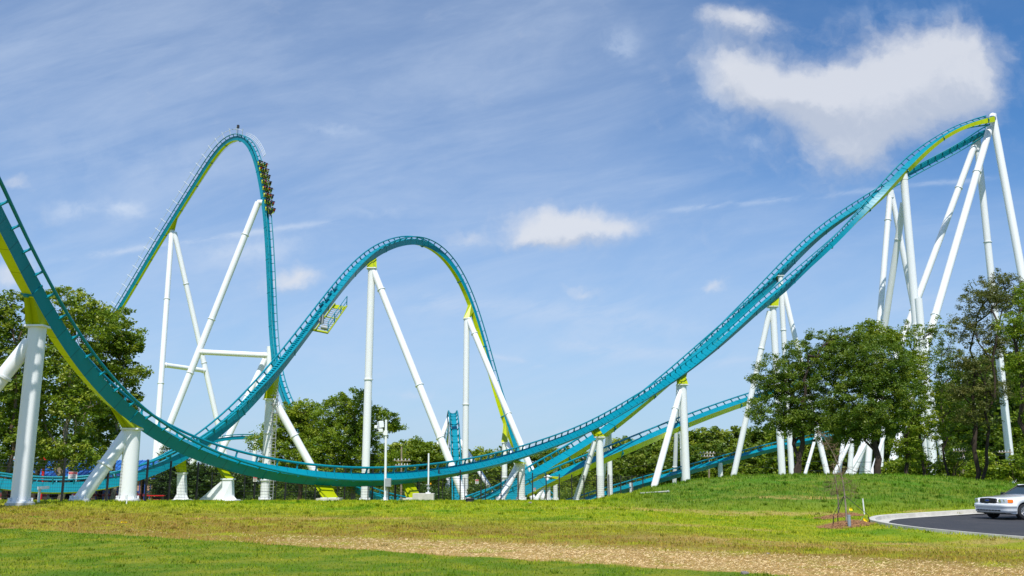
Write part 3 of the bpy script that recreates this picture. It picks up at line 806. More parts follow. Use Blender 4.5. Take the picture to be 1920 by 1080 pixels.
# ---------------------------------------------------------------- trees
def leaf_mat(name, c1, c2, c3, trans=.42):
    m = bpy.data.materials.new(name); m.use_nodes = True; nt = NT(m.node_tree)
    m.node_tree.nodes.remove(m.node_tree.nodes['Principled BSDF'])
    at = nt.new('ShaderNodeAttribute', attribute_name='tint'); at2 = nt.new('ShaderNodeAttribute', attribute_name='clump')
    c = nt.mix(at.outputs['Fac'], c1, c2); c = nt.mix(nt.ss(at2.outputs['Fac'], .55, 1.0), c, c3)
    oi = nt.new('ShaderNodeObjectInfo'); c = nt.mix(nt.math('MULTIPLY', oi.outputs['Random'], .3), c, tuple(v*.6 for v in c1))
    d = nt.new('ShaderNodeBsdfDiffuse'); nt.set(d.inputs[0], c)
    t = nt.new('ShaderNodeBsdfTranslucent'); nt.set(t.inputs[0], nt.mix(1.0, c, (1.15,1.1,.6), 'MULTIPLY'))
    g = nt.new('ShaderNodeBsdfGlossy'); g.inputs['Roughness'].default_value = .45; g.inputs[0].default_value = (.9,.95,.9,1)
    mx = nt.new('ShaderNodeMixShader'); mx.inputs[0].default_value = trans; nt.set(mx.inputs[1], d.outputs[0]); nt.set(mx.inputs[2], t.outputs[0])
    m2 = nt.new('ShaderNodeMixShader'); m2.inputs[0].default_value = .025; nt.set(m2.inputs[1], mx.outputs[0]); nt.set(m2.inputs[2], g.outputs[0])
    nt.set(m.node_tree.nodes['Material Output'].inputs[0], m2.outputs[0]); return m
L_YEL = leaf_mat('leaf_yellow_green', S(88,116,28), S(138,160,42), S(166,176,62))
L_MID = leaf_mat('leaf_mid_green', S(94,124,26), S(144,166,38), S(166,178,54))
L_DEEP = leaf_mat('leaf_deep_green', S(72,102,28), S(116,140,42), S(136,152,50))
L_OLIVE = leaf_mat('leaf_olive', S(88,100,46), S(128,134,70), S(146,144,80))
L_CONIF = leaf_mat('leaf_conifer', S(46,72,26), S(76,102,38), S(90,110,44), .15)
BARK = mat('bark_brown', S(98,82,66), .95, 0, (4,.35), .8)
BARKG = mat('bark_grey', S(140,128,112), .95, 0, (4,.35), .8)
BARKD = mat('bark_dark', S(62,50,42), .95, 0, (4,.35), .8)
def leaves_mesh(name, clumps, per, size, rng, material, flat=.0):
    """clumps: (n,4) x,y,z,r"""
    n = len(clumps)*per
    c = np.repeat(clumps[:,:3], per, 0); r = np.repeat(clumps[:,3], per)
    v = rng.normal(size=(n, 3)); v /= np.linalg.norm(v, axis=1)[:,None]
    rad = r*rng.random(n)**.45
    p = c+v*rad[:,None]*np.array([1,1,.62])
    # leaf axes
    a = rng.normal(size=(n, 3)); a[:,2] *= .6; a /= np.linalg.norm(a, axis=1)[:,None]
    nrm = v*.6+rng.normal(size=(n, 3))*.8+np.array([0,0,.6+flat]); b = np.cross(nrm, a); b /= np.linalg.norm(b, axis=1)[:,None]
    s = size*rng.uniform(.6, 1.35, n)[:,None]
    V = np.zeros((n, 4, 3)); V[:,0] = p-a*s; V[:,1] = p+b*s*.55; V[:,2] = p+a*s; V[:,3] = p-b*s*.55
    me = bpy.data.meshes.new(name); me.vertices.add(n*4); me.vertices.foreach_set('co', V.ravel())
    me.loops.add(n*4); me.loops.foreach_set('vertex_index', np.arange(n*4)); me.polygons.add(n)
    me.polygons.foreach_set('loop_start', np.arange(0, n*4, 4)); me.polygons.foreach_set('loop_total', np.full(n, 4))
    t = me.attributes.new('tint', 'FLOAT', 'POINT'); t.data.foreach_set('value', np.repeat(rng.random(n), 4))
    t = me.attributes.new('clump', 'FLOAT', 'POINT'); t.data.foreach_set('value', np.repeat(np.repeat(rng.random(len(clumps)), per), 4))
    me.materials.append(material); me.update(calc_edges=True); return me
def limb(mb, p0, p1, r0, r1, rng, wob=.08, n=6):
    pts = []; L = (p1-p0).length
    for k in range(n+1):
        t = k/n; q = p0.lerp(p1, t)
        if 0 < k < n: q = q+Vector(rng.normal(size=3))*L*wob*.5
        q.z += math.sin(t*math.pi)*L*wob*.6
        pts.append(q)
    mb.tube(pts, [r0+(r1-r0)*k/n for k in range(n+1)], 8, caps=False)
    return pts
def make_tree(name, label, cat, base, H, lobes, seed, lm, bark=BARK, tr=.22, per=34, nclump=220, leaf=.13, cr=.62, lean=(0,0), group=None, trunks=1, bare=.25, top=.8, flat=.0, fill=.35):
    """lobes: (dx,dy,z,rx,ry,rz) metres relative to base"""
    rng = np.random.default_rng(seed)
    root = empty(name, base, label, cat, group)
    mb = MB(); b = Vector(base)
    vol = np.array([l[3]*l[4]*l[5] for l in lobes])**.7; vol /= vol.sum()
    tips = []
    for k in range(trunks):
        off = Vector((rng.normal()*.35*(trunks > 1), rng.normal()*.35*(trunks > 1), -.3))
        sp = 1.0 if trunks == 1 else 1.6
        topp = b+Vector((lean[0]+rng.normal()*sp*(trunks > 1), lean[1]+rng.normal()*sp*(trunks > 1), H*top))
        pts = limb(mb, b+off, topp, tr*(1 if k == 0 else .7), tr*.25, rng, .03, 10)
        tips.append(pts)
    for l in lobes:
        c = b+Vector(l[:3]); tp = tips[int(rng.integers(len(tips)))]
        cand = [q for q in tp if q.z < c.z-.1*H] or [tp[2]]
        st = min(cand, key=lambda q: (q-c).length)
        pts = limb(mb, st, c, tr*.42, tr*.13, rng, .10, 6)
        for j in range(7):
            v = Vector(rng.normal(size=3)); v.normalize(); e = c+Vector((v.x*l[3], v.y*l[4], v.z*l[5]))*.9
            limb(mb, pts[int(rng.integers(2, 7))], e, tr*.13, .012, rng, .12, 4)
    mb.build('trunk', bark, root)
    cl = []
    for l, w in zip(lobes, vol):
        m = max(6, int(nclump*w))
        v = rng.normal(size=(m, 3)); v /= np.linalg.norm(v, axis=1)[:,None]
        r = np.where(rng.random(m) < fill, rng.uniform(.2, .8, m), rng.uniform(.78, 1.08, m))
        p = v*r[:,None]*np.array(l[3:6])+np.array(l[:3])
        rr = cr*rng.uniform(.45, 1.25, m)
        cl.append(np.c_[p, rr])
    cl = np.concatenate(cl)
    me = leaves_mesh('crown', cl, per, leaf, rng, lm, flat)
    o = bpy.data.objects.new('crown', me); link(o, root)
    return root
def lobes_px(base, items, D):
    """items: (px,py,rx_px,ry_px[,depth offset]) crown masses as seen; returned relative to the tree's base"""
    out = []
    for it in items:
        px, py, rx, ry = it[:4]; dd = it[4] if len(it) > 4 else 0
        c = P(px, py, D+dd)-base; k = (D+dd)*1.05/F
        out.append((c.x, c.y, c.z, rx*k, max(rx, ry)*k*.9, ry*k))
    return out
def copy_thing(root, loc, rz, sc, label):
    c = root.copy(); COL.objects.link(c); c.location = loc; c.rotation_euler = (0,0,rz); c.scale = sc; c['label'] = label
    for ch in root.children:
        d = ch.copy(); COL.objects.link(d); d.parent = c
    return c
HT = []
def hero(name, label, cat, px, D, items, seed, lm, **kw):
    b = G(px, D); lo = lobes_px(b, items, D)
    H = max(l[2]+l[5] for l in lo)
    r = make_tree(name, label, cat, b, H, lo, seed, lm, **kw); HT.append(r); return r
# left group
hero('oak_tree', 'leafy tree cut by the left edge of the picture behind the near thick column', 'tree', 8, 74, [(5,590,45,45),(-20,650,50,60),(25,700,38,50),(-10,770,50,50),(30,820,40,30),(-40,860,50,30)], 11, L_YEL, bark=BARK, tr=.2, nclump=620, per=40, leaf=.13, cr=.55)
hero('oak_tree', 'tall yellow green tree with forked grey brown trunk in the middle of the left group', 'tree', 112, 78, [(125,585,60,42),(175,610,45,38),(80,640,40,40),(120,690,58,45),(70,760,50,45),(150,760,45,45),(95,840,60,35),(30,880,40,25,4),(150,850,40,30)], 12, L_YEL, bark=BARKG, tr=.30, nclump=820, per=42, leaf=.13, cr=.58)
hero('oak_tree', 'right hand tree of the left group whose crown reaches out over the sky', 'tree', 208, 84, [(215,620,52,40),(235,650,30,24),(185,680,45,40),(238,698,36,24),(170,760,50,45),(215,765,34,26),(190,830,38,34),(250,742,18,12)], 13, L_YEL, bark=BARKG, tr=.20, nclump=640, per=40, leaf=.14, cr=.55)
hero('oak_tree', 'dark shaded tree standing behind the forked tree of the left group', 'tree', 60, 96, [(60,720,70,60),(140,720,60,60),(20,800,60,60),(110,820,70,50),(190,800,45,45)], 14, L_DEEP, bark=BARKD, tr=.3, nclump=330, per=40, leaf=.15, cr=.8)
# middle group
hero('oak_tree', 'green tree with a tall rounded crown just left of the tallest middle column', 'tree', 662, 118, [(655,755,38,24),(700,790,40,24),(625,790,38,28),(660,820,52,32),(735,800,22,14),(610,850,45,30),(690,860,50,30),(650,890,60,26)], 21, L_MID, bark=BARKG, tr=.32, nclump=900, per=52, leaf=.14, cr=.75)
hero('oak_tree', 'green tree behind the laddered white column', 'tree', 560, 122, [(560,772,38,22),(530,800,36,28),(580,810,40,30),(500,830,32,22),(555,850,50,34),(590,880,44,26),(515,880,30,26)], 22, L_MID, bark=BARK, tr=.3, nclump=820, per=52, leaf=.14, cr=.75)
hero('young_tree', 'light green tree behind the camera pole', 'tree', 795, 150, [(790,850,30,26),(820,860,24,22),(765,870,28,20),(790,895,40,24)], 23, L_MID, tr=.22, nclump=420, per=36, leaf=.20, cr=.8)
hero('cedar_tree', 'dark dense cedar seen through the fence left of the boxy pedestal', 'tree', 322, 98, [(325,860,22,30),(330,900,34,30),(300,905,20,26),(350,905,30,28)], 24, L_CONIF, bark=BARKD, tr=.14, nclump=420, per=40, leaf=.11, cr=.5)
hero('cedar_tree', 'dark dense cedar under the front valley between the two pedestals', 'tree', 400, 100, [(400,905,32,28),(440,915,26,22),(375,895,24,26),(465,905,22,24)], 25, L_CONIF, bark=BARKD, tr=.14, nclump=380, per=40, leaf=.11, cr=.5)
# right group on the mound
hero('spreading_tree', 'broad dense tree with low spreading crown on the left of the mound grove', 'tree', 1497, 80, [(1540,665,62,42),(1470,700,50,38),(1430,712,24,18),(1520,730,70,48),(1600,690,60,48),(1460,770,55,42),(1560,785,70,42),(1590,640,40,24),(1490,795,40,26)], 31, L_DEEP, bark=BARKD, tr=.26, nclump=1250, per=74, leaf=.078, cr=.52, trunks=2)
hero('spreading_tree', 'dense tree with a thick dark leaning trunk right of the broad one', 'tree', 1646, 78, [(1650,680,58,46),(1630,750,70,52),(1690,730,36,46),(1640,792,56,28),(1606,806,40,24)], 32, L_DEEP, bark=BARKD, tr=.33, nclump=820, per=74, leaf=.078, cr=.52, trunks=1)
hero('slim_tree', 'slim bright leaved tree whose top pokes above the dense crowns', 'tree', 1708, 84, [(1628,618,22,20),(1650,630,26,24),(1680,640,24,20),(1620,650,24,20),(1705,700,26,40),(1715,780,34,34),(1700,840,24,24)], 33, L_MID, bark=BARKD, tr=.2, nclump=420, per=56, leaf=.095, cr=.5)
hero('slim_tree', 'airy tree with thin branches and gaps of sky beside the thick white column', 'tree', 1732, 86, [(1700,625,26,24),(1750,620,30,22),(1730,670,36,30),(1770,690,20,20),(1740,740,34,30),(1790,770,26,20),(1760,800,40,24),(1720,850,30,26)], 34, L_MID, bark=BARKD, tr=.14, nclump=300, per=46, leaf=.085, cr=.46, fill=.5)
hero('feathery_tree', 'tall wispy olive tree in front of the right edge column', 'tree', 1838, 82, [(1850,560,52,30),(1880,525,36,18),(1820,610,40,36),(1870,640,44,36),(1820,680,42,30),(1850,730,52,34),(1800,735,32,18),(1830,780,40,24),(1890,560,40,30)], 35, L_OLIVE, bark=BARKD, tr=.22, nclump=760, per=50, leaf=.075, cr=.5, fill=.6, trunks=2)
hero('feathery_tree', 'bushy green tree cut by the right edge of the picture', 'tree', 1935, 74, [(1905,610,34,26),(1935,560,34,30),(1955,640,45,50),(1915,690,24,30),(1965,760,50,60),(1965,850,40,50)], 36, L_MID, bark=BARKD, tr=.26, nclump=700, per=60, leaf=.085, cr=.5)
hero('slim_tree', 'leafy tree filling the gap between the airy tree and the wispy olive one', 'tree', 1782, 92, [(1780,650,30,26),(1765,700,34,34),(1800,690,26,28),(1785,750,40,34),(1775,810,44,30),(1810,840,34,26)], 37, L_DEEP, bark=BARKD, tr=.14, nclump=210, per=50, leaf=.09, cr=.5)
# bright shrubs at the forest edge on the right
for i, (px, D, w, h) in enumerate([(1715,96,40,60),(1780,98,44,56),(1840,100,40,60),(1675,100,30,40),(1905,92,40,50)]):
    hero('edge_shrub', ['bright leafy shrub between the thick column and its right neighbour','bright leafy shrub in the dark gap left of the small utility pole','bright leafy shrub in the dark gap right of the small utility pole','bright leafy shrub behind the thin dark trunks','bright leafy shrub behind the white car'][i], 'shrub', px, D, [(px,900-h*.5,w*.5,h*.45),(px-w*.4,900-h*.3,w*.4,h*.35),(px+w*.4,900-h*.35,w*.4,h*.35)], 50+i, L_MID, tr=.07, nclump=130, per=30, leaf=.14, cr=.5, trunks=3)
# forest edge: four kinds, copied along an uneven line
protos = []
for k in range(5):
    rng = np.random.default_rng(70+k); lo = []
    for j in range(9):
        a = rng.uniform(0, 6.28); rr = rng.uniform(.3, 2.9); z = rng.uniform(2.2, 9.2); w = (1-.5*(z/10))
        lo.append((math.cos(a)*rr*w, math.sin(a)*rr*w, z, rng.uniform(1.5,2.4), rng.uniform(1.5,2.4), rng.uniform(1.2,1.9)))
    lo.append((0,0,9.6,1.4,1.4,1.3)); lo.append((1.4,0,1.6,2,2,1.3)); lo.append((-1.5,.3,1.3,2,2,1.3))
    t = make_tree('forest_tree', 'x', 'tree', Vector((0,0,0)), 11, lo, 80+k, [L_MID,L_DEEP,L_MID,L_DEEP,L_YEL][k], bark=BARKD, tr=.2, nclump=250, per=30, leaf=.24, cr=.85, group='trees of the forest edge')
    protos.append(t)
spots = []
rng = random.Random(4)
def tops(px):   # forest skyline in the photo
    T = [(-60,700),(280,860),(380,880),(480,870),(600,870),(700,850),(745,830),(790,815),(830,845),(880,832),(960,838),(1010,842),(1080,838),(1150,822),(1200,818),(1300,806),(1350,804),(1420,796),(1500,790),(1560,770),(1700,765),(1780,740),(1830,690),(1880,650),(1990,630)]
    for (a, b), (c, d) in zip(T, T[1:]):
        if a <= px <= c: return b+(d-b)*(px-a)/(c-a)
    return 800
px = 690
while px < 1990:
    D = 205+rng.uniform(-14, 14) if px < 1420 else 196+rng.uniform(-6, 6)
    spots.append((px+rng.uniform(-6, 6), D, tops(px)+rng.uniform(-7, 10), 0)); px += rng.uniform(17, 26) if px < 1560 else rng.uniform(26, 36)
px = 690
while px < 1990:
    D = 180+rng.uniform(-8, 8) if px < 1420 else 184+rng.uniform(-4, 4)
    spots.append((px, D, tops(px)+rng.uniform(14, 40), 1)); px += rng.uniform(24, 36) if px < 1560 else rng.uniform(34, 46)
for px_ in range(1470, 1990, 44):
    spots.append((px_+rng.uniform(-8, 8), 175+rng.uniform(-3, 3), 812+rng.uniform(-20, 20), 2))
for px_ in range(-40, 700, 34):
    spots.append((px_, 170+rng.uniform(-8, 8), 872+rng.uniform(-8, 8), 3))
for (a, b) in ((1835,735),(1880,700),(1915,690),(1950,660),(1800,790),(1860,770),(1905,760)): spots.append((a, 180+rng.uniform(-4,4), b, 4))
spots.sort()
NEARBY = [(-1e9,'left of the near column'),(45,'behind the left trees'),(255,'beside the boxy pedestal'),(360,'between the pedestals'),(470,'near the laddered column'),(560,'behind the middle trees'),(700,'near the camera pole'),(815,'near the narrow hump'),(880,'right of the narrow hump'),(950,'near the middle hump foot'),(1040,'near the lime tracks'),(1130,'left of the mound'),(1225,'near the first mound column'),(1300,'left of the grove'),(1420,'behind the broad tree'),(1560,'behind the leaning trunk'),(1660,'behind the thick column'),(1790,'near the small utility pole'),(1850,'behind the edge column')]
ROW = ['back row','front row','dark row','low row','tall clump']
ORD = ['leftmost','second','third','fourth','fifth','sixth','seventh','eighth','ninth','tenth']
cnt = {}
for i, (px, D, ty, row) in enumerate(spots):
    b = G(px, D); top = P(px, ty, D); h = max(3.0, top.z-b.z); k = h/11.0
    kind = (i*7+row) % 5
    where = [w for a, w in NEARBY if a <= px][-1]
    q_ = cnt.get((where, row), 0); cnt[(where, row)] = q_+1
    lab = '%s tree %s, %s from the left in the %s' % (['rounded','dark','full crowned','deep green','yellow green'][kind], where, ORD[min(q_, 9)], ROW[row])
    lab = lab.replace('leftmost from the left', 'leftmost')
    src = protos[kind]; w = k*rng.uniform(.9, 1.25)
    if not src.get('used'):
        src['used'] = 1; src.location = b; src.scale = (w, w, k); src['label'] = lab; src.rotation_euler = (0,0,rng.uniform(0,6.28))
    else: c = copy_thing(src, b, rng.uniform(0, 6.28), (w, w, k), lab)
for o in list(COL.objects):
    if 'used' in o: del o['used']
# low undergrowth below the grove: one mass nobody could count
def undergrowth():
    rng = np.random.default_rng(9); n = 900
    px = rng.uniform(1430, 1990, n); D = rng.uniform(168, 182, n)
    cl = np.array([[*G(a, d)] for a, d in zip(px, D)]); cl[:,2] += rng.uniform(.2, 4.2, n)
    cl = np.c_[cl, rng.uniform(1.0, 2.0, n)]
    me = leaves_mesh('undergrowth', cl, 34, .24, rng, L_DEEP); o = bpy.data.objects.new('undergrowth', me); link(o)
    tag(o, 'tangled low undergrowth in the shade beyond the mound', 'undergrowth', kind='stuff')
    n = 700; px = rng.uniform(420, 1240, n); D = rng.uniform(135, 168, n)
    cl = np.array([[*G(a, d)] for a, d in zip(px, D)]); cl[:,2] += rng.uniform(.2, 1.8, n); cl = np.c_[cl, rng.uniform(.7, 1.4, n)]
    me = leaves_mesh('undergrowth', cl, 30, .18, rng, L_DEEP); o = bpy.data.objects.new('undergrowth', me); link(o)
    tag(o, 'low undergrowth along the foot of the forest behind the fence', 'undergrowth', kind='stuff')
undergrowth()
def shade_growth():
    rng = np.random.default_rng(19); n = 620; px = rng.uniform(285, 1010, n); D = rng.uniform(128, 140, n)
    cl = np.array([[*G(a, d)] for a, d in zip(px, D)]); cl[:,2] += rng.uniform(.2, 2.6, n)*(.7+.3*np.sin(px*.05)); cl = np.c_[cl, rng.uniform(.6, 1.3, n)]
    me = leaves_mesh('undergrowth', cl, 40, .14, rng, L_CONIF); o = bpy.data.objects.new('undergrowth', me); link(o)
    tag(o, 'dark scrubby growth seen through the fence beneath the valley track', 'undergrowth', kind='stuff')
shade_growth()
# ---------------------------------------------------------------- fence
def fence_path():
    pts = [G(-60,53), G(60,54), G(180,55.2), G(263,56.5)]
    tail = [(330,60.0),(452,64.5),(560,67.5),(692,71),(830,77),(958,82.5),(1092,93),(1210,103)]
    return pts, [G(a, b) for a, b in tail]
def walk(pts, step, off=0):
    out = []; acc = off
    for a, b in zip(pts, pts[1:]):
        L = (b.xy-a.xy).length; s = acc
        while s < L: q = a.xy.lerp(b.xy, s/L); out.append(Vector((q.x, q.y, ground(q.x, q.y)))); s += step
        acc = s-L
    return out
fa, fb = fence_path(); full = fa+fb
fr = empty('mesh_fence', fa[3], 'long black wire mesh fence with square posts along the near edge of the lawn', 'fence')
posts = walk(full, 2.35)
for p in posts:
    q = MB(); q.box(p+Vector((0,0,1.2)), (.10,.10,2.5)); q.box(p+Vector((0,0,2.47)), (.1,.1,.03)); q.build('fence_post', BLACK, fr)
fine = walk(full, .6); fine.append(full[-1])
mb = MB()
for z in [.06+.19*k for k in range(13)]:
    mb.tube([p+Vector((0,-.05,z)) for p in fine], .0085, 3, caps=False)
vert = walk(full, .12)
for p in vert: mb.add([p+Vector((-.004,-.05,.05)), p+Vector((.004,-.05,.05)), p+Vector((.004,-.05,2.36)), p+Vector((-.004,-.05,2.36))], [(0,1,2,3)])
mb.build('wire_mesh', BLACK, fr)
# second thinner fence farther back
full2 = [G(395,78), G(560,84), G(700,88), G(850,95), G(1000,104)]
fr2 = empty('mesh_fence', full2[0], 'thin second black fence standing farther back among the supports', 'fence')
for p in walk(full2, 3.0):
    q = MB(); q.tube([p, p+Vector((0,0,2.3))], .045, 6); q.build('fence_post', BLACK, fr2)
mb = MB(); f2 = walk(full2, 1.0)
for z in (.1, .8, 1.5, 2.2): mb.tube([p+Vector((0,0,z)) for p in f2], .012, 3, caps=False)
mb.build('fence_rail', BLACK, fr2)

# warning signs hung on the mesh
SIGNW = mat('sign_white', (.78,.78,.78), .5); SIGNR = mat('sign_red', S(206,40,48), .5); SIGNG = mat('sign_grey_print', S(150,120,125), .6)
def text_mesh(body, size):
    c = bpy.data.curves.new('lettering', 'FONT'); c.body = body; c.size = size; c.align_x = 'CENTER'; c.align_y = 'CENTER'; c.extrude = .004
    o = bpy.data.objects.new('t', c); COL.objects.link(o); bpy.context.view_layer.update()
    me = bpy.data.meshes.new_from_object(o.evaluated_get(bpy.context.evaluated_depsgraph_get())); COL.objects.unlink(o); bpy.data.objects.remove(o); return me
TX = text_mesh('WARNING', .17)
def sign(px, py, D, w, h, label):
    c = P(px, py, D); i = min(range(len(fine)-1), key=lambda k: (fine[k].xy-c.xy).length)
    t = (fine[i+1]-fine[i]).normalized(); n = Vector((t.y, -t.x, 0))
    if n.y > 0: n = -n
    f = fine[i]; z = c.z
    c = Vector((c.x, f.y+(c.x-f.x)*t.y/max(t.x, .2), z))+n*.09
    root = empty('warning_sign', (c.x, c.y, ground(c.x, c.y)), label, 'sign', 'warning signs on the black fence')
    M = Matrix((t, Vector((0,0,1)), n)).transposed()
    a = MB(); a.box(c, (w, h, .02), M); a.build('sign_board', SIGNW, root)
    a = MB(); a.box(c+Vector((0,0,h*.3))+n*.012, (w*.94, h*.32, .01), M); a.build('header_band', SIGNR, root)
    tx = bpy.data.objects.new('lettering', TX); link(tx, root); TX.materials.clear(); TX.materials.append(SIGNW)
    m4 = M.to_4x4(); m4.translation = c+Vector((0,0,h*.3))+n*.02-root.location; k = w/1.1
    tx.matrix_local = m4 @ Matrix.Scale(k, 4)
    for z_, ww in ((.02,.8),(-.1,.68),(-.25,.74),(-.36,.6)):
        a = MB(); a.box(c+Vector((0,0,h*z_))+n*.012, (w*ww, h*.055, .006), M); a.build('print_line', SIGNG, root)
sign(135, 891, 54.6, .44*1.05, .36*1.1, 'red and white warning sign on the fence left of the slanted brace')
sign(480, 898, 65.5, .28, .34*1.05, 'red and white warning sign on the fence beside the laddered column')
sign(692, 896, 71.0, .34, .36, 'red and white warning sign on the fence in front of the tall column')
sign(893, 903, 79.8, .36, .36, 'red and white warning sign on the fence right of the narrow hump')
sign(1001, 918, 85.5, .32, .3, 'red and white warning sign on the fence at the foot of the middle hump')

# ---------------------------------------------------------------- poles and boxes on the lawn edge
def camera_pole():
    b = G(722, 66.5); root = empty('camera_pole', b, 'white pole with camera housings at its top and a grey box low down', 'camera pole')
    top = P(724, 787, 66.5)
    m = MB(); m.tube([b, b+Vector((0,0,.25))], .15, 14); m.tube([b, top], .085, 14); m.box(b+Vector((0,0,.04)), (.5,.5,.1)); m.build('pole', WHITE, root)
    m = MB(); z = P(722, 812, 66.5).z; x = top.x
    m.box(Vector((x-.35, b.y, z)), (.8,.07,.07)); m.box(Vector((x, b.y, z)), (.27,.27,.3)); br = m.build('bracket', WHITE, root)
    m = MB(); m.box(Vector((x-.38, b.y-.05, P(712, 797, 66.5).z+.03)), (.34,.5,.46), Matrix.Rotation(R(-9), 3, 'Y') @ Matrix.Rotation(R(25), 3, 'Z')); bevel(m.build('flood_lamp', WHITE, root), .03)
    m = MB(); m.box(Vector((x-.42, b.y-.1, z+.17)), (.34,.6,.24), Matrix.Rotation(R(20), 3, 'Z')); h = bevel(m.build('camera_housing', WHITE, root), .03)
    m = MB(); m.tube([Vector((x-.42-.08, b.y-.42, z+.16)), Vector((x-.42-.11, b.y-.5, z+.155))], .07, 10); m.build('lens', BLACK, h)
    m = MB(); m.box(Vector((x-.68, b.y-.1, z+.42)), (.2,.4,.22)); bevel(m.build('camera_housing', WHITE, root), .03)
    m = MB(); m.tube([Vector((x-.7, b.y-.1, z+.05)), Vector((x-.7, b.y-.1, z+.4))], .03, 6); m.build('strut', BLACK, root)
    # cabinet
    c = P(728, 905, 66.3); m = MB(); m.box(Vector((x+.27, b.y-.12, c.z)), (.42,.26,.58)); bx = bevel(m.build('cabinet', GREYBOX, root), .015)
    m = MB(); m.box(Vector((x+.27, b.y-.255, c.z)), (.37,.015,.52)); m.box(Vector((x+.43, b.y-.27, c.z)), (.03,.02,.08)); m.build('cabinet_door', GREYBOX, bx)
    for dx, r in ((.16,.03),(.26,.022),(.34,.04)):
        m = MB(); m.tube([Vector((x+dx, b.y-.1, b.z-.1)), Vector((x+dx, b.y-.1, c.z-.28))], r, 8); m.build('conduit', GALV if r < .04 else BLACK, root)
camera_pole()
def block_pole():
    b = G(803, 70.5); root = empty('white_pole', b, 'thin white pole standing on a low concrete block with a small amber light', 'pole')
    top = P(804, 850, 70.5)
    m = MB(); m.box(b+Vector((-.35,.1,.22)), (1.55,1.0,.62)); bevel(m.build('concrete_block', CONC, root), .03)
    m = MB(); m.tube([b+Vector((0,-.1,.5)), Vector((top.x, b.y-.1, top.z))], .06, 12); m.box(b+Vector((0,-.1,.57)), (.36,.36,.08)); m.build('pole', WHITE, root)
    z = P(804, 909, 70.5).z
    m = MB(); m.box(Vector((b.x-.02, b.y-.2, z)), (.3,.1,.06)); m.box(Vector((b.x+.02, b.y-.2, z-.25)), (.24,.1,.12)); m.build('clamp', GALV, root)
    m = MB(); m.tube([Vector((b.x+.17, b.y-.2, z+.02)), Vector((b.x+.17, b.y-.2, z+.14))], .055, 10); m.build('amber_light', mat('amber_plastic', S(236,168,20), .3), root)
block_pole()
WOOD = mat('weathered_wood', S(146,132,112), .9, 0, (3,.25), .4)
def utility(px, D, ytop, arms, label, w=.15):
    b = G(px, D); top = P(px+1, ytop, D); root = empty('utility_pole', b, label, 'utility pole')
    m = MB(); m.tube([b, top], [w, w*.7], 12); m.build('pole', WOOD, root)
    for (ya, wd) in arms:
        z = P(px, ya, D).z; m = MB(); m.box(Vector((b.x, b.y-.2, z)), (wd,.12,.13)); a = m.build('crossarm', WOOD, root)
        for k in range(5):
            q = MB(); x = b.x-wd/2+wd*(k+.5)/5; q.tube([Vector((x, b.y-.2, z+.05)), Vector((x, b.y-.2, z+.3))], [.09,.05], 8); q.build('insulator', mat('porcelain', (.6,.6,.6), .3) if 'porcelain' not in bpy.data.materials else bpy.data.materials['porcelain'], a)
    return Vector((b.x, b.y, P(px, arms[0][0], D).z))
u1 = utility(752, 128, 838, [(864,2.4),(873,1.9)], 'weathered utility pole with two crossarms right of the camera pole')
u2 = utility(1329, 150, 848, [(850,2.6),(856,2.2),(874,2.2)], 'utility pole with insulators behind the low teal track')
u3 = utility(1805, 104, 840, [(846,1.5),(861,1.2)], 'small utility pole in the dark gap near the right edge column')
u4 = utility(1893, 158, 842, [(848,2.4)], 'far utility pole hidden behind the right edge column')
def wire(a, b, sag, label, n=18, r=.025):
    pts = []; wr = MB()
    for k in range(n+1):
        t = k/n; q = a.lerp(b, t); q.z -= sag*4*t*(1-t); pts.append(q)
    wr.tube(pts, r, 4, caps=False); o = wr.build('power_line', BLACK, None, a); tag(o, label, 'power line', 'power lines before the forest')
left = P(540, 862, 125)
for dz, w_ in ((0, 'upper'), (-1.0, 'lower')):
    wire(left+Vector((0,0,dz)), u1+Vector((0,0,.3+dz)), 1.0, w_+' wire from the middle trees to the pole by the camera')
    wire(u1+Vector((0,0,.3+dz)), u2+Vector((0,0,.3+dz*1.5)), 2.6, w_+' long wire behind the tracks between the two middle utility poles', 30)
    wire(u2+Vector((0,0,.3+dz*1.5)), u4+Vector((0,0,.3+dz*1.5)), 1.8, w_+' wire behind the grove on the mound', 24, .035)
    wire(u3+Vector((0,0,.3+dz)), P(2050, 858, 96)+Vector((0,0,dz)), .5, w_+' wire running right from the small utility pole', 12)

def simple(name, label, cat, px, D, fn):
    b = G(px, D); root = empty(name, b, label, cat); fn(root, b); return root
def f_(root, b):
    m = MB(); m.tube([b+Vector((0,0,-.05)), b+Vector((0,0,.17))], [.26,.24], 20); m.build('side_wall', DARKRUB, root)
    m = MB(); m.tube([b+Vector((0,0,.17)), b+Vector((0,0,.22))], [.28,.25], 20); m.build('lid', DARKRUB, root)
simple('drain_box', 'black round plastic drain box on the grass near the middle', 'drain box', 881, 54, f_)
def f_(root, b):
    m = MB(); m.tube([b+Vector((0,0,-.1)), b+Vector((.01,0,.45))], .03, 8); m.build('stake_body', WHITE, root)
    m = MB(); m.tube([b+Vector((.01,0,.45)), b+Vector((.01,0,.47))], .036, 8); m.build('cap', WHITE, root)
simple('marker_stake', 'thin white marker stake in front of the second white column', 'stake', 237, 49.5, f_)
def f_(root, b):
    m = MB(); m.tube([b+Vector((0,0,-.1)), b+Vector((-.03,0,.68))], .03, 8); m.build('stake_body', WHITE, root)
    m = MB(); m.tube([b+Vector((-.03,0,.68)), b+Vector((-.03,0,.70))], .036, 8); m.build('cap', WHITE, root)
simple('marker_stake', 'tall white marker stake on the grass between saplings and kerb', 'stake', 1621, 42.5, f_)
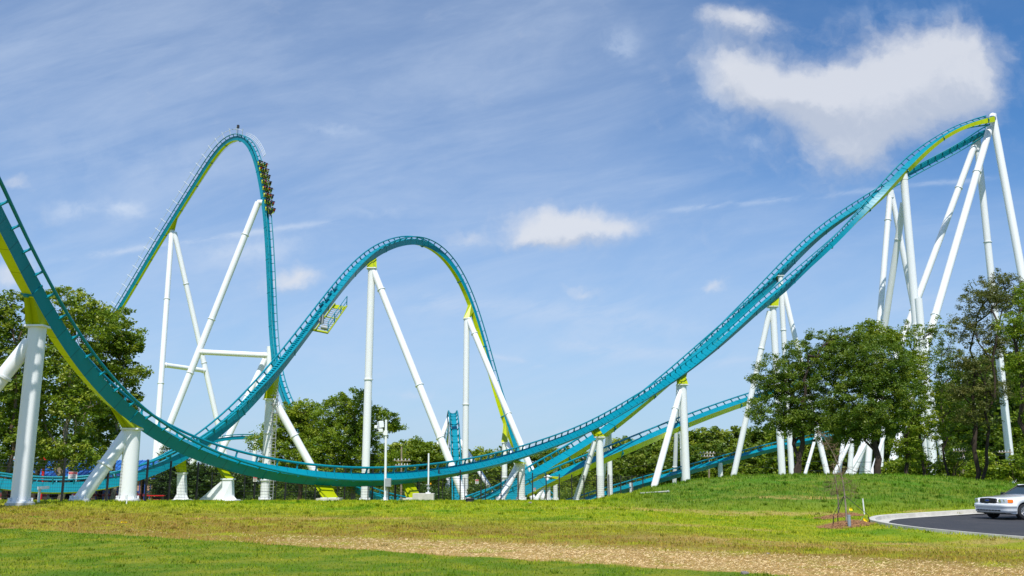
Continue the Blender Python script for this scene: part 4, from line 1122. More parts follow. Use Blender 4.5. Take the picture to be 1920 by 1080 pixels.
def f_(root, b):
    m = MB(); m.tube([b+Vector((0,0,-.1)), b+Vector((0,0,.42))], .062, 12); m.build('pipe_body', mat('grey_plastic', S(140,150,162), .5), root)
    m = MB(); m.tube([b+Vector((0,0,.42)), b+Vector((0,0,.45))], .07, 12); m.build('cap', mat('grey_plastic_cap', S(150,158,168), .5), root)
simple('stub_pipe', 'short grey plastic pipe standing on the mulch by the nearer sapling', 'pipe', 1593, 35.0, f_)
def f_(root, b):
    m = MB(); m.tube([b+Vector((0,0,-.1)), b+Vector((0,0,.75))], .07, 10); m.build('pipe_body', WHITE, root)
    m = MB(); m.box(b+Vector((.22,-.05,.78)), (.56,.2,.16), Matrix.Rotation(R(-4), 3, 'Y')); m.build('camera_head', WHITE, root)
simple('pedestal_camera', 'little white camera on a short post right of the near thick column', 'camera', 72, 52, f_)
YEL = mat('flag_yellow', S(244,214,10), .6)
def flag(px, D, h, w, label, tilt=.2):
    def f(root, b):
        m = MB(); m.tube([b, b+Vector((tilt*.3,0,h))], .006, 5); m.build('wire_stem', GALV, root)
        m = MB(); n = 5; vs = []; fs = []
        for i in range(n+1):
            for j in range(n+1):
                x = i/n*w; z = j/n*w*.8; vs.append(b+Vector((tilt*.3+x, .03*math.sin(x*40)+.02*math.sin(z*30), h-z-x*tilt)))
        for i in range(n):
            for j in range(n): a = i*(n+1)+j; fs.append((a, a+1, a+n+2, a+n+1))
        m.add(vs, fs); m.build('flag_cloth', YEL, root)
    simple('marker_flag', label, 'flag', px, D, f)
flag(1592, 39.5, .42, .13, 'small yellow marker flag above the mulch between the two saplings', .1)
flag(1606, 35.4, .30, .15, 'small yellow marker flag lying low on the mulch right of the grey pipe', .9)
flag(224, 33.2, .06, .22, 'scrap of yellow plastic flattened on the lawn at the lower left', .1)
# small dark stone and scraps
STONE = mat('stone', S(120,112,108), .9, 0, (6,.3), .5)
def stone(px, D, s, label, m_=STONE, nm='stone'):
    b = G(px, D); bm = bmesh.new(); bmesh.ops.create_icosphere(bm, subdivisions=2, radius=s)
    rr = random.Random(px)
    for v in bm.verts: v.co *= rr.uniform(.75, 1.15); v.co.z *= .6
    me = bpy.data.meshes.new(nm); bm.to_mesh(me); bm.free(); me.materials.append(m_); o = bpy.data.objects.new(nm, me); link(o); o.location = b+Vector((0,0,s*.25)); tag(o, label, nm)
stone(1396, 16.9, .07, 'dark grey stone on the straw at the bottom edge')
stone(994, 50.5, .12, 'pale stone on the grass right of the drain box')
stone(1440, 21.0, .035, 'small dark clod in the straw strip above the dark stone')
# pale pipe lying on the mound
b = G(1228, 55.5); mb = MB(); mb.tube([G(1201,56)+Vector((0,0,.08)), G(1250,55)+Vector((0,0,.08))], .05, 8); mb.tube([G(1250,55)+Vector((0,0,.06)), G(1254,54.9)+Vector((0,0,.1))], .07, 8)
o = mb.build('irrigation_pipe', mat('dull_pipe', S(170,170,160), .6), None, b); tag(o, 'thin pale pipe lying on the left foot of the mound', 'pipe')

# ---------------------------------------------------------------- saplings with stakes and mulch
MULCH = mat('mulch', S(146,106,70), .95, 0, (9,.4), 1.0)
def sapling(px, D, ytop, label, seed, lean, h2=1.0, guys=True):
    rng = np.random.default_rng(seed); b = G(px, D); top = P(px, ytop, D); H = top.z-b.z
    root = empty('sapling', b, label, 'young tree')
    m = MB(); pts = []
    for k in range(15):
        t = k/14; pts.append(b+Vector((lean*(max(0, t-.4)/.6)**2+.02*math.sin(7*t), .04*math.sin(5*t+seed), H*t)))
    m.tube(pts, [.036*(1-t/16)+.004 for t in range(15)], 8)
    m.build('trunk', BARKG, root)
    m = MB()
    def twig(p, d, L, r, lev):
        n = 6; q = [p]; v = d.copy()
        for k in range(n):
            v = (v+Vector(rng.normal(size=3))*.22).normalized(); q.append(q[-1]+v*L/n)
        m.tube(q, [r*(1-k/(n+1)) for k in range(n+1)], 4, caps=False)
        if lev:
            for k in range(4):
                j = int(rng.integers(1, n)); e = (v+Vector(rng.normal(size=3))*.8).normalized(); twig(q[j], e, L*.55, r*.6, lev-1)
    for k in range(34):
        i = int(rng.integers(5, 14)); a = rng.uniform(0, 6.28); d = Vector((math.cos(a), math.sin(a)*.8, rng.uniform(-.1, .6))).normalized()
        tl = 1.35*(1-i/18)*h2; twig(pts[i], d, tl*rng.uniform(.6, 1.1), .007, 2)
    m.build('twigs', mat('twig_bark', S(128,104,84), .95), root)
    if guys:
        for (dx, dy) in ((-.50,-.10),(.72,-.40),(-.12,.55)):
            m = MB(); m.tube([b+Vector((dx*1.05, dy, .02)), b+Vector((dx*.97, dy*.95, 0.36))], .022, 6); st = m.build('guy_stake', BARKD, root)
            m = MB(); m.tube([b+Vector((dx, dy, .38)), b+Vector((0,0,1.12))], .011, 5); m.build('guy_strap', BLACK, root)
    # mulch ring
    V = []; n = 40; rings = 9
    for r in range(rings+1):
        for k in range(n):
            a = 2*math.pi*k/n; rr = .92*r/rings*(1+.12*math.sin(3*a+seed)+.06*math.sin(7*a)); x, y = b.x+rr*math.cos(a), b.y+rr*math.sin(a)
            z = ground(x, y)+.13*(1-(r/rings)**2)+rng.uniform(-.025, .025)-(.05 if r == rings else 0); V.append(Vector((x, y, z)))
    fs = [(r*n+k, (r+1)*n+k, (r+1)*n+(k+1) % n, r*n+(k+1) % n) for r in range(rings) for k in range(n)]
    mm = MB(); mm.add(V, fs, 0, True)
    for k in range(900):
        a = rng.uniform(0, 6.28); rr = 1.05*math.sqrt(rng.random()); x, y = b.x+rr*math.cos(a), b.y+rr*math.sin(a); z = ground(x, y)+.14*max(0, 1-(rr/.92)**2)+rng.uniform(0, .05)
        c = Vector((x, y, z)); d = Vector(rng.normal(size=3)); d.z *= .4; d.normalize(); e = d.orthogonal().normalized()*.008; l = d*rng.uniform(.04, .1)
        mm.add([c-l-e, c+l-e, c+l+e, c-l+e], [(0,1,2,3)])
    o = mm.build('mulch_mound', MULCH, None, b); tag(o, 'ring of brown mulch around the %s sapling' % ('nearer' if guys else 'farther'), 'mulch')
sapling(1587, 35.7, 806, 'nearer bare sapling held by black guy straps, its top bending left', 5, -.85, 1.0)
sapling(1573, 42.0, 868, 'farther thin bare sapling behind the strapped one', 8, -.1, .8, False)

# ---------------------------------------------------------------- building behind the left trees
def building():
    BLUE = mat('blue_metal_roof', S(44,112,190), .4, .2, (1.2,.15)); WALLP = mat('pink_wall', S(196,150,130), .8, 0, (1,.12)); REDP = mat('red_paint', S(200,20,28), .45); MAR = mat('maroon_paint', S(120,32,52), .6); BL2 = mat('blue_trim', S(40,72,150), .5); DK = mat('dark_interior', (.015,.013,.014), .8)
    D = 104; a = G(-60, D); b = G(300, D); zr = P(100, 862, D).z; ze = P(100, 893, D).z
    root = empty('pavilion', (a+b)/2, 'low pavilion with blue metal roof, seen through the left trees', 'building')
    x0, x1 = a.x, b.x; zg = ground(0, D)-.3
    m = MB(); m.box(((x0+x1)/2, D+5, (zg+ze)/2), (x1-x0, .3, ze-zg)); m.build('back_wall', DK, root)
    # roof slab facing us with standing seams
    m = MB(); m.add([(x0-.5,D-1.2,ze),(x1+.5,D-1.2,ze),(x1-1.5,D+3.4,zr),(x0+1.5,D+3.4,zr),(x1+.5,D+8,ze),(x0-.5,D+8,ze)], [(0,1,2,3),(3,2,4,5),(1,4,2),(0,3,5)])
    for k in range(42):
        x = x0+(x1-x0)*k/41; s = Vector((x, D-1.22, ze+.02)); e = Vector((x, D+3.4, zr+.03)); m.tube([s, e], .05, 4, caps=False)
    rf = m.build('roof', BLUE, root)
    gx = P(205, 880, D).x; zz = P(205, 874, D).z
    m = MB(); m.add([(gx-2,D-2.2,ze-.1),(gx+2,D-2.2,ze-.1),(gx,D-2.2,zz),(gx-2,D+1,ze-.1),(gx+2,D+1,ze-.1),(gx,D+1.6,zz)], [(0,1,2),(0,2,5,3),(1,4,5,2)]); m.build('gable', BLUE, rf)
    m = MB(); m.box(((x0+x1)/2, D-1.2, ze-.15), (x1-x0+1, .12, .3)); m.build('fascia', BL2, root)
    n = 0
    for px in (-30,12,48,92,150,168,182,206,222,262,282):
        x = P(px, 920, D).x
        m = MB(); m.box((x, D-.6, (zg+ze)/2), (.75,.4,ze-zg)); pl = m.build('pillar', WALLP, root)
        m = MB(); m.box((x-.3, D-.85, (zg+ze)/2), (.1,.12,ze-zg)); m.box((x+.3, D-.85, (zg+ze)/2), (.1,.12,ze-zg)); m.box((x, D-.85, zg+1.3), (.5,.1,.12)); m.build('pillar_trim', BL2, pl)
        m = MB(); m.box((x, D-.65, zg+.95), (.9,.55,.25)); m.build('pillar_band', MAR, pl)
    m = MB(); m.box(((x0+x1)/2, D+1.5, zg+.2), (x1-x0, 3.5, .6)); m.build('plinth', MAR, root)
    # red gateway posts
    for (px, D2, lab) in ((30,92,'tall red post with a pointed red cap behind the near thick column'),(76,96,'red post with a pointed cap right of the near thick column')):
        g = G(px, D2); r2 = empty('red_post', g, lab, 'post'); tz = P(px, 862, D2).z
        m = MB(); m.box(g+Vector((0,0,(tz-g.z)/2)), (.22,.22,tz-g.z)); m.build('post_shaft', REDP, r2)
        m = MB(); m.tube([Vector((g.x, g.y, tz)), Vector((g.x, g.y, tz+.6))], [.7,.05], 4); m.box(Vector((g.x, g.y, tz-.12)), (.5,.5,.1)); m.build('post_cap', REDP, r2)
    g = G(290, 84); r2 = empty('bench', g, 'low red bench behind the fence near the second column', 'bench')
    m = MB(); m.box(g+Vector((0,0,.45)), (1.7,.45,.08)); m.build('seat', REDP, r2)
    for s_ in (-.7,.7):
        m = MB(); m.box(g+Vector((s_,0,.2)), (.1,.4,.45)); m.build('leg', BLACK, r2)
building()

# ---------------------------------------------------------------- white patrol car
def car():
    PAINT = mat('car_white', (.86,.87,.88), .22, 0, None, 0, 1.0); GLASS = mat('car_glass', (.02,.035,.035), .05, 0, None, 0, .5, .8)
    CHR = mat('chrome', (.75,.75,.77), .12, 1.0); TRIM = mat('black_trim', (.012,.012,.014), .4); LAMP = mat('headlight_glass', (.55,.58,.58), .08, .35, None, 0, .6)
    AMB = mat('amber_lens', S(240,120,10), .2); BLU = mat('blue_lens', S(14,40,110), .15); RIM = mat('wheel_rim', (.5,.5,.51), .3, .8); SKIN_IN = mat('car_interior', (.05,.052,.055), .8)
    L, Wd = 5.38, 1.96
    # x forward; stations from nose (x=L/2) to tail
    base = P(1919, 974, 40.8); base = Vector((base.x, base.y, 0))
    yaw = math.atan2(-math.cos(R(72)), -math.sin(R(72)))
    # front wheel should land at that point; front axle is 1.78 m ahead of centre
    rotm = Matrix.Rotation(yaw, 3, 'Z')
    off = rotm @ Vector((1.72, .80, 0)); ctr = Vector((base.x, base.y, 0))-off; ctr.z = ground(ctr.x, ctr.y)+.04
    root = empty('patrol_car', ctr, 'white sedan with blue roof light bar, cut by the right edge', 'car'); root.rotation_euler = (0,0,yaw)
    def lb(m, name, mt, parent=None):
        o = MB.build(m, name, mt, None, (0,0,0)); o.parent = parent or root; return o
    wx = [1.72, -1.20]; WR = .345
    top = [(2.69,.70),(2.67,.80),(2.60,.855),(2.2,.90),(1.7,.93),(1.2,.98),(.98,1.0),(.5,1.0),(-1.0,1.0),(-1.55,1.02),(-2.0,1.0),(-2.5,.95),(-2.66,.88),(-2.69,.75)]
    def tz(x):
        for (a, za), (b, zb) in zip(top, top[1:]):
            if b <= x <= a: return za+(zb-za)*(a-x)/(a-b)
        return top[-1][1]
    def hw(x):
        t = max(0, (abs(x)-1.7)/(L/2-1.7)); f = (1-.16*t**2.2); return Wd/2*f*(1-.10*smooth(2.55, 2.7, abs(x)))
    xs = sorted(set([round(v, 3) for v in np.linspace(-2.69, 2.69, 72)]+[w+d for w in wx for d in (-.43,-.42,-.3,-.15,0,.15,.3,.42,.43)]))
    V = []; FS = []; rows = []
    for x in xs:
        zb = .24+.10*smooth(2.3, 2.69, abs(x))
        for w in wx:
            if abs(x-w) < .425: zb = max(zb, .30+math.sqrt(max(0, .425**2-(x-w)**2)))
        t = tz(x); h = hw(x); zb = min(zb, t-.12)
        prof = [(.0,t+.045),(h*.45,t+.04),(h*.8,t+.02),(h*.93,t-.01),(h*.975,t-.05),(h*.99,t-(t-zb)*.25),(h,t-(t-zb)*.45),(h*.995,t-(t-zb)*.65),(h*.985,zb+.03),(h*.97,zb)]
        rows.append(prof)
    n = len(rows[0])
    for side in (1, -1):
        b0 = len(V)
        for x, pr in zip(xs, rows):
            V += [(x, side*y, z) for y, z in pr]
        for i in range(len(xs)-1):
            for k in range(n-1):
                a = b0+i*n+k; q = (a, a+n, a+n+1, a+1); FS.append(q if side > 0 else q[::-1])
        for e in (0, len(xs)-1):
            idx = [b0+e*n+k for k in range(n)]; c = len(V); V.append((xs[e], 0, rows[e][-1][1])); FS.append(idx+[c])
    m = MB(); m.add(V, FS, 0, True); body = lb(m, 'body', PAINT)
    # greenhouse: glass block + pillars and roof skin
    def ring(x, z, h, up=0): return [(x, -h, z), (x, h, z)]
    gl = MB()
    gsec = [(1.02,1.03,.80,.80),(.18,1.40,.60,.62),(-.9,1.42,.60,.62),(-1.62,1.05,.74,.76)]
    vs = [(1.05,-.78,1.01),(1.05,.78,1.01),(.32,.63,1.385),(.32,-.63,1.385),(-.95,.62,1.39),(-.95,-.62,1.39),(-1.68,.74,1.03),(-1.68,-.74,1.03),(1.0,-.86,.99),(1.0,.86,.99),(-1.65,.84,.99),(-1.65,-.84,.99)]
    gl.add(vs, [(0,1,2,3),(2,4,5,3),(4,6,7,5),(9,10,6,4,2,1),(8,0,3,5,7,11)]); lb(gl, 'windows', GLASS)
    rf = MB(); n_ = 10; vs = []; fs = []
    for i in range(n_+1):
        x = .40-1.42*i/n_
        for j in range(n_+1):
            y = -.66+1.32*j/n_; z = 1.40+.055*(1-(2*j/n_-1)**4)*(1-.4*(2*i/n_-1)**4); vs.append((x, y, z))
    for i in range(n_):
        for j in range(n_): a = i*(n_+1)+j; fs.append((a, a+n_+1, a+n_+2, a+1))
    rf.add(vs, fs, 0, True); lb(rf, 'roof', PAINT)
    pl = MB()
    for s_ in (-1, 1):
        pl.tube([(.33,s_*.655,1.41),(-.98,s_*.655,1.415)], .04, 6); pl.tube([(-.98,s_*.65,1.41),(-1.7,s_*.80,1.01)], .07, 6)
        pl.tube([(-.35,s_*.86,.99),(-.35,s_*.64,1.40)], .04, 6)
    lb(pl, 'pillars', PAINT)
    for s_ in (-1, 1):
        pf = MB(); pf.tube([(1.08,s_*.83,.99),(.33,s_*.645,1.40)], .026, 6); lb(pf, 'windshield_frame', TRIM)
    # cowl strip
    m = MB(); m.box((1.10,0,1.015), (.14,1.5,.03)); lb(m, 'cowl', TRIM)
    # bumper wraps round both corners
    FP = [(2.745,0),(2.742,.2),(2.735,.4),(2.72,.58),(2.695,.72),(2.65,.82),(2.57,.895),(2.46,.94),(2.34,.965),(2.20,.982)]
    def outl(i):
        x, y = FP[i]; a = FP[max(0, i-1)]; b_ = FP[min(len(FP)-1, i+1)]; dx, dy = b_[0]-a[0], b_[1]-a[1]; l = math.hypot(dx, dy); return dy/l, -dx/l
    full_ = [(FP[i][0], -FP[i][1], outl(i)[0], -outl(i)[1]) for i in range(len(FP)-1, 0, -1)]+[(FP[i][0], FP[i][1], outl(i)[0], outl(i)[1]) for i in range(len(FP))]
    prof = [(-.10,.668),(.005,.665),(.03,.63),(.035,.52),(.012,.505),(.018,.40),(-.02,.30),(-.14,.26)]
    m = MB(); k_ = len(prof)
    vs = [(x+nx_*d_, y+ny_*d_, z) for x, y, nx_, ny_ in full_ for d_, z in prof]
    m.add(vs, [(i*k_+j, i*k_+j+1, (i+1)*k_+j+1, (i+1)*k_+j) for i in range(len(full_)-1) for j in range(k_-1)], 0, True)
    bum = lb(m, 'bumper', PAINT)
    m = MB()
    for k in range(8):
        y = -.56+k*.16; a = y/.93; m.box((2.752-.035*a*a, y, .375), (.04,.125,.05))
    lb(m, 'air_intake', TRIM, bum)
    m = MB(); m.box((2.1,0,.30), (1.1,1.5,.12)); m.box((0,0,.26), (4.6,1.5,.1)); lb(m, 'underbody', TRIM)
    # grille with blue oval badge
    m = MB(); gp = [(-.40,.675),(.40,.675),(.44,.72),(.42,.85),(.36,.875),(0,.89),(-.36,.875),(-.42,.85),(-.44,.72)]
    m.prism(gp, (2.70,0,0), Vector((0,1,0)), Vector((0,0,1)), Vector((1,0,0)), .10); g = lb(m, 'grille', TRIM)
    m = MB()
    for k in range(9): m.box((2.757,-.34+k*.085,.775), (.008,.008,.17))
    for k in range(3): m.box((2.757,0,.72+k*.055), (.008,.74,.008))
    lb(m, 'grille_bars', mat('dark_grey_plastic', (.05,.05,.055), .4), g)
    m = MB(); ov = [(.125*math.cos(a*math.pi/12), .05*math.sin(a*math.pi/12)) for a in range(24)]
    m.prism(ov, (2.77,0,.785), Vector((0,1,0)), Vector((0,0,1)), Vector((1,0,0)), .02); lb(m, 'badge_rim', CHR, g)
    m = MB(); m.prism([(a*.88, b*.8) for a, b in ov], (2.777,0,.785), Vector((0,1,0)), Vector((0,0,1)), Vector((1,0,0)), .02); lb(m, 'badge', mat('badge_blue', S(22,50,140), .25), g)
    for s_ in (-1, 1):
        # headlamp wraps the corner
        def strip(i0_, i1_, z0, z1, o0, o1, nm, mt):
            sub = full_[len(FP)-1+i0_:len(FP)-1+i1_+1]; vs = []
            for x, y, nx_, ny_ in sub: vs += [(x+nx_*o0, s_*(y+ny_*o0), z0), (x+nx_*o0, s_*(y+ny_*o0), (z0+z1)/2), (x+nx_*o1, s_*(y+ny_*o1), z1)]
            q = MB(); q.add(vs, [(3*i+j, 3*i+3+j, 3*i+4+j, 3*i+1+j) for i in range(len(sub)-1) for j in range(2)], 0, True); return lb(q, nm, mt)
        h = strip(3, 6, .685, .86, .0, -.03, 'headlight', LAMP)
        for (x, y, r) in ((2.70,.62,.07),(2.64,.77,.06)):
            q = MB(); q.tube([(x-.04, s_*y, .775), (x+.028, s_*y, .775)], [r*.5, r], 14); lb(q, 'reflector', CHR, h)
        strip(6, 8, .70, .84, .004, -.012, 'turn_signal', AMB)
        # mirror
        m = MB(); m.box((.83,s_*1.04,1.03), (.12,.2,.13)); m.box((.86,s_*.93,.99), (.08,.14,.05)); bevel(lb(m, 'mirror', TRIM), .03)
        # wheels
        for w in wx:
            y = s_*.80
            q = MB(); prof2 = [(-.11,.20),(-.115,.31),(-.09,.338),(0,.345),(.09,.338),(.115,.31),(.11,.20)]; nn = 32; vs = []; fs = []
            for k in range(nn):
                a = 2*math.pi*k/nn
                for dy, r in prof2: vs.append((w+r*math.cos(a), y+dy, WR+r*math.sin(a)))
            kk = len(prof2)
            for k in range(nn):
                for j in range(kk-1): fs.append((k*kk+j, k*kk+j+1, ((k+1) % nn)*kk+j+1, ((k+1) % nn)*kk+j))
            q.add(vs, fs, 0, True); wh = lb(q, 'wheel', DARKRUB)
            q = MB(); q.tube([(w, y+s_*.06, WR), (w, y+s_*.085, WR)], .205, 28)
            for k in range(10):
                a = 2*math.pi*k/10; q.tube([(w+.05*math.cos(a), y+s_*.10, WR+.05*math.sin(a)), (w+.19*math.cos(a), y+s_*.10, WR+.19*math.sin(a))], .02, 5)
            q.tube([(w, y+s_*.08, WR), (w, y+s_*.125, WR)], [.06,.045], 14); lb(q, 'rim', RIM, wh)
            q = MB(); nn = 20; vs = []
            for k in range(nn+1):
                a = math.pi*k/nn; vs += [(w+.425*math.cos(a), s_*.55, .30+.425*math.sin(a)), (w+.425*math.cos(a), s_*.965, .30+.425*math.sin(a))]
            q.add(vs, [(2*k, 2*k+2, 2*k+3, 2*k+1) for k in range(nn)]); q.box((w, s_*.55, .5), (.84,.02,.5)); lb(q, 'wheel_arch', TRIM)
        # doors' seams and handles
        for x0_, x1_ in ((.98,-.33),(-.37,-1.3)):
            q = MB(); q.box(((x0_+x1_)/2-.3, s_*.983, .86), (.2,.03,.03)); lb(q, 'door_handle', PAINT)
            q = MB()
            for xx in (x0_, x1_): q.box((xx, s_*.972, .66), (.012,.022,.64))
            q.box(((x0_+x1_)/2, s_*.972, .34), (x0_-x1_,.022,.012)); lb(q, 'door_seam', TRIM)
        q = MB(); q.box((0, s_*.985, .58), (2.6,.03,.05)); lb(q, 'side_moulding', PAINT)
    # light bar
    m = MB(); m.box((-.25,0,1.50), (.28,1.15,.03)); lbb = lb(m, 'light_bar', TRIM)
    for y, mt in ((-.38,BLU),(.38,BLU),(0,mat('clear_lens', (.45,.5,.55), .15))):
        q = MB(); q.box((-.25, y, 1.565), (.28,.38 if y else .32,.11)); bevel(lb(q, 'lens', mt, lbb), .03)
    m = MB(); m.box((.0,-.1,.9), (1.6,1.2,.2)); 
    for y in (-.36,.36): m.box((-.1,y,1.1), (.14,.46,.5)); m.box((-.12,y,1.28), (.1,.26,.16))
    lb(m, 'seats', SKIN_IN)
car()

# ---------------------------------------------------------------- train and riders
SK = [mat('skin_light', S(206,160,132), .6), mat('skin_tan', S(160,112,82), .6), mat('skin_brown', S(98,64,48), .6)]
SHIRT = [mat('shirt_'+n, c, .85) for n, c in (('red',S(200,30,36)),('blue',S(36,80,170)),('black',S(26,26,30)),('white',S(214,214,214)),('pink',S(214,70,120)),('teal',S(20,140,150)),('grey',S(110,112,118)))]
JEAN = mat('denim', S(46,60,96), .85); HAIRM = [mat('hair_dark', S(34,26,22), .7), mat('hair_brown', S(84,56,36), .7)]
SHC = ['red','blue','black','white','pink','teal','grey']
def rider_mesh(si, sk, arms_up):
    """seated figure, one continuous skin-modified body; x right, y forward, z up, seat at z=0"""
    nodes = [((0,0,.08),.15),((0,-.02,.28),.15),((0,-.04,.48),.17),((0,-.03,.60),.06),((0,-.02,.70),.085),((0,0,.80),.09)]
    edges = [(0,1),(1,2),(2,3),(3,4),(4,5)]
    for s in (-1, 1):
        b = len(nodes); nodes += [((s*.11,.12,.05),.09),((s*.13,.45,.04),.065),((s*.13,.50,-.38),.045),((s*.13,.62,-.42),.04)]; edges += [(0,b),(b,b+1),(b+1,b+2),(b+2,b+3)]
        b = len(nodes)
        if arms_up: nodes += [((s*.20,-.03,.52),.06),((s*.30,.10,.72),.045),((s*.28,.14,1.0),.035),((s*.28,.15,1.1),.035)]
        else: nodes += [((s*.20,-.03,.50),.06),((s*.26,.08,.26),.045),((s*.16,.30,.22),.035),((s*.12,.36,.24),.035)]
        edges += [(2,b),(b,b+1),(b+1,b+2),(b+2,b+3)]
    me = bpy.data.meshes.new('person'); me.from_pydata([n[0] for n in nodes], edges, []); o = bpy.data.objects.new('p', me); COL.objects.link(o)
    sm = o.modifiers.new('s', 'SKIN'); 
    for i, (p, r) in enumerate(nodes): me.skin_vertices[0].data[i].radius = (r, r)
    me.skin_vertices[0].data[0].use_root = True
    o.modifiers.new('d', 'SUBSURF').levels = 1
    dg = bpy.context.evaluated_depsgraph_get(); dg.update(); out = bpy.data.meshes.new_from_object(o.evaluated_get(dg)); COL.objects.unlink(o); bpy.data.objects.remove(o)
    out.materials.clear()
    for m in (SHIRT[si], JEAN, SK[sk]): out.materials.append(m)
    for p in out.polygons:
        c = p.center; p.use_smooth = True
        p.material_index = 2 if c.z > .62 or (abs(c.x) > .24 and c.z > .6) or (abs(c.x) < .2 and c.y > .28 and .15 < c.z < .35) else (1 if c.z < .14 else 0)
    out.name = 'person'; return out
hair_me = None
def train():
    root_t, C, T, U, Sd, st = TRACKS['F']
    DK = mat('train_body', (.03,.035,.045), .35, .2); LM = mat('train_lime', S(206,224,20), .4); SEATM = mat('seat_black', (.02,.02,.022), .6)
    i0 = near_index('F', 490, 312); i1 = near_index('F', 505, 392)
    base = Vector(C[(i0+i1)//2]); root = empty('coaster_train', base, 'eight row coaster train plunging down the near vertical drop of the lift hill', 'coaster train')
    def at(s):
        k = min(len(C)-2, max(0, int(s))); f = s-k
        return [Vector(A[k]).lerp(Vector(A[k+1]), f) for A in (C, T, U, Sd)]
    RM = {}
    k = 0; n = 8
    hm = bmesh.new(); bmesh.ops.create_uvsphere(hm, u_segments=10, v_segments=8, radius=.105)
    for v in list(hm.verts):
        if v.co.y > .05 and v.co.z < .03: v.co *= .8
    hme = bpy.data.meshes.new('hair'); hm.to_mesh(hme); hm.free(); hme.materials.append(HAIRM[0]); hme2 = hme.copy(); hme2.materials.clear(); hme2.materials.append(HAIRM[1])
    rowname = ['topmost','second','third','fourth','fifth','sixth','seventh','lowest']; seatname = ['far left','inner left','inner right','far right']
    for r in range(n):
        c, t, u, s = at(i0+(i1-i0)*r/(n-1)); t.normalize(); u.normalize(); u = (u-t*u.dot(t)).normalized(); s = t.cross(u)
        M3 = Matrix((s, t, u)).transposed(); M4 = M3.to_4x4(); M4.translation = c+u*.35
        cr = bpy.data.objects.new('car', None); link(cr, root); cr.location = c-base
        def loc(m, nm, mt, par=cr):
            vs = [M4 @ v for v in m.v]; m.v = vs; o = m.build(nm, mt, None, c); o.location = (0,0,0); o.parent = par; return o
        m = MB(); m.box((0,0,.0), (1.5,1.5,.22)); m.box((0,-.35,.18), (3.0,.4,.16)); loc(m, 'chassis', DK)
        for q in range(4):
            x = (-1.17,-.42,.42,1.17)[q]
            m = MB(); m.box((x,-.30,.66), (.56,.12,.95), Matrix.Rotation(R(8), 3, 'X')); m.box((x,0,.24), (.56,.5,.14)); m.box((x,-.36,.98), (.42,.1,.35)); loc(m, 'seat', SEATM)
            m = MB(); m.box((x-.27,.02,.42), (.07,.55,.34)); m.box((x+.27,.02,.42), (.07,.55,.34)); m.box((x,.48,.16), (.5,.1,.42)); loc(m, 'seat_shell', LM)
            m = MB(); m.box((x,.30,.56), (.34,.1,.12)); loc(m, 'lap_bar', SEATM)
            si = (r*3+q*5+r*q) % 7; sk = (r+q*2) % 3; up = ((r*5+q*3) % 4 == 0)
            key = (si, sk, up)
            if key not in RM: RM[key] = rider_mesh(si, sk, up)
            pr = bpy.data.objects.new('person', RM[key]); link(pr)
            mm = M4.copy(); mm.translation = M4 @ Vector((x,.0,.34)); pr.matrix_world = mm
            tag(pr, 'rider in %s shirt%s, %s seat of the %s train row' % (SHC[si], ' with arms raised' if up else '', seatname[q], rowname[r]), 'person', 'riders in the coaster train')
            h = bpy.data.objects.new('hair', hme if (r+q) % 2 else hme2); link(h, pr); h.location = (0,-.035,.82)
        if r == n-1:
            m = MB(); m.add([(-.9,.55,.0),(.9,.55,.0),(.9,.55,.75),(-.9,.55,.75),(-.45,1.45,-.1),(.45,1.45,-.1),(.4,1.35,.25),(-.4,1.35,.25)], [(0,1,2,3),(7,6,5,4),(3,2,6,7),(0,4,5,1),(0,3,7,4),(1,5,6,2)]); bevel(loc(m, 'nose', DK), .06)
            m = MB(); m.tube([(-.42,1.42,.2),(-.9,.6,.72)], .05, 6); m.tube([(.42,1.42,.2),(.9,.6,.72)], .05, 6); loc(m, 'nose_trim', LM)
train()
# ---------------------------------------------------------------- camera, sun, sky
cam = bpy.data.cameras.new('camera'); co = bpy.data.objects.new('camera', cam); COL.objects.link(co)
cam.sensor_width = 36; cam.lens = 36*F/1920; cam.clip_end = 6000; cam.clip_start = .1
co.location = (0,0,CZ); co.rotation_euler = (math.pi/2+PITCH, 0, 0); SC.camera = co
SUN_EL, SUN_AZ = R(57), R(179)    # azimuth clockwise from +Y: behind the camera, to the right
sd = Vector((math.sin(SUN_AZ)*math.cos(SUN_EL), math.cos(SUN_AZ)*math.cos(SUN_EL), math.sin(SUN_EL)))
sl = bpy.data.lights.new('sun', 'SUN'); sl.energy = 4.9; sl.angle = R(.53); sl.color = (1,.965,.90)
so = bpy.data.objects.new('sun', sl); COL.objects.link(so); so.location = (0,0,60)
so.rotation_euler = sd.to_track_quat('Z', 'Y').to_euler()
W = bpy.data.worlds.new('World'); SC.world = W; W.use_nodes = True
nt = NT(W.node_tree); bg = W.node_tree.nodes['Background']
sky = nt.new('ShaderNodeTexSky'); sky.sky_type = 'NISHITA'; sky.sun_disc = False; sky.sun_elevation = SUN_EL; sky.sun_rotation = SUN_AZ
sky.air_density = 1.0; sky.dust_density = .6; sky.ozone_density = 2.2; sky.altitude = 100
tc = nt.new('ShaderNodeTexCoord'); v = nt.vmath('NORMALIZE', tc.outputs['Generated'])
sp = nt.new('ShaderNodeSeparateXYZ'); nt.set(sp.inputs[0], v); X, Y, Z = sp.outputs
ya = nt.math('MAXIMUM', nt.math('ABSOLUTE', Y), .08)
az = nt.math('DIVIDE', X, ya); el = nt.math('DIVIDE', Z, ya)
def dirpx(px, py):
    p = P(px, py, 1.0); return p.x, p.z-CZ
cmb = nt.new('ShaderNodeCombineXYZ'); nt.set(cmb.inputs[0], az); nt.set(cmb.inputs[1], el)
plane = cmb.outputs[0]
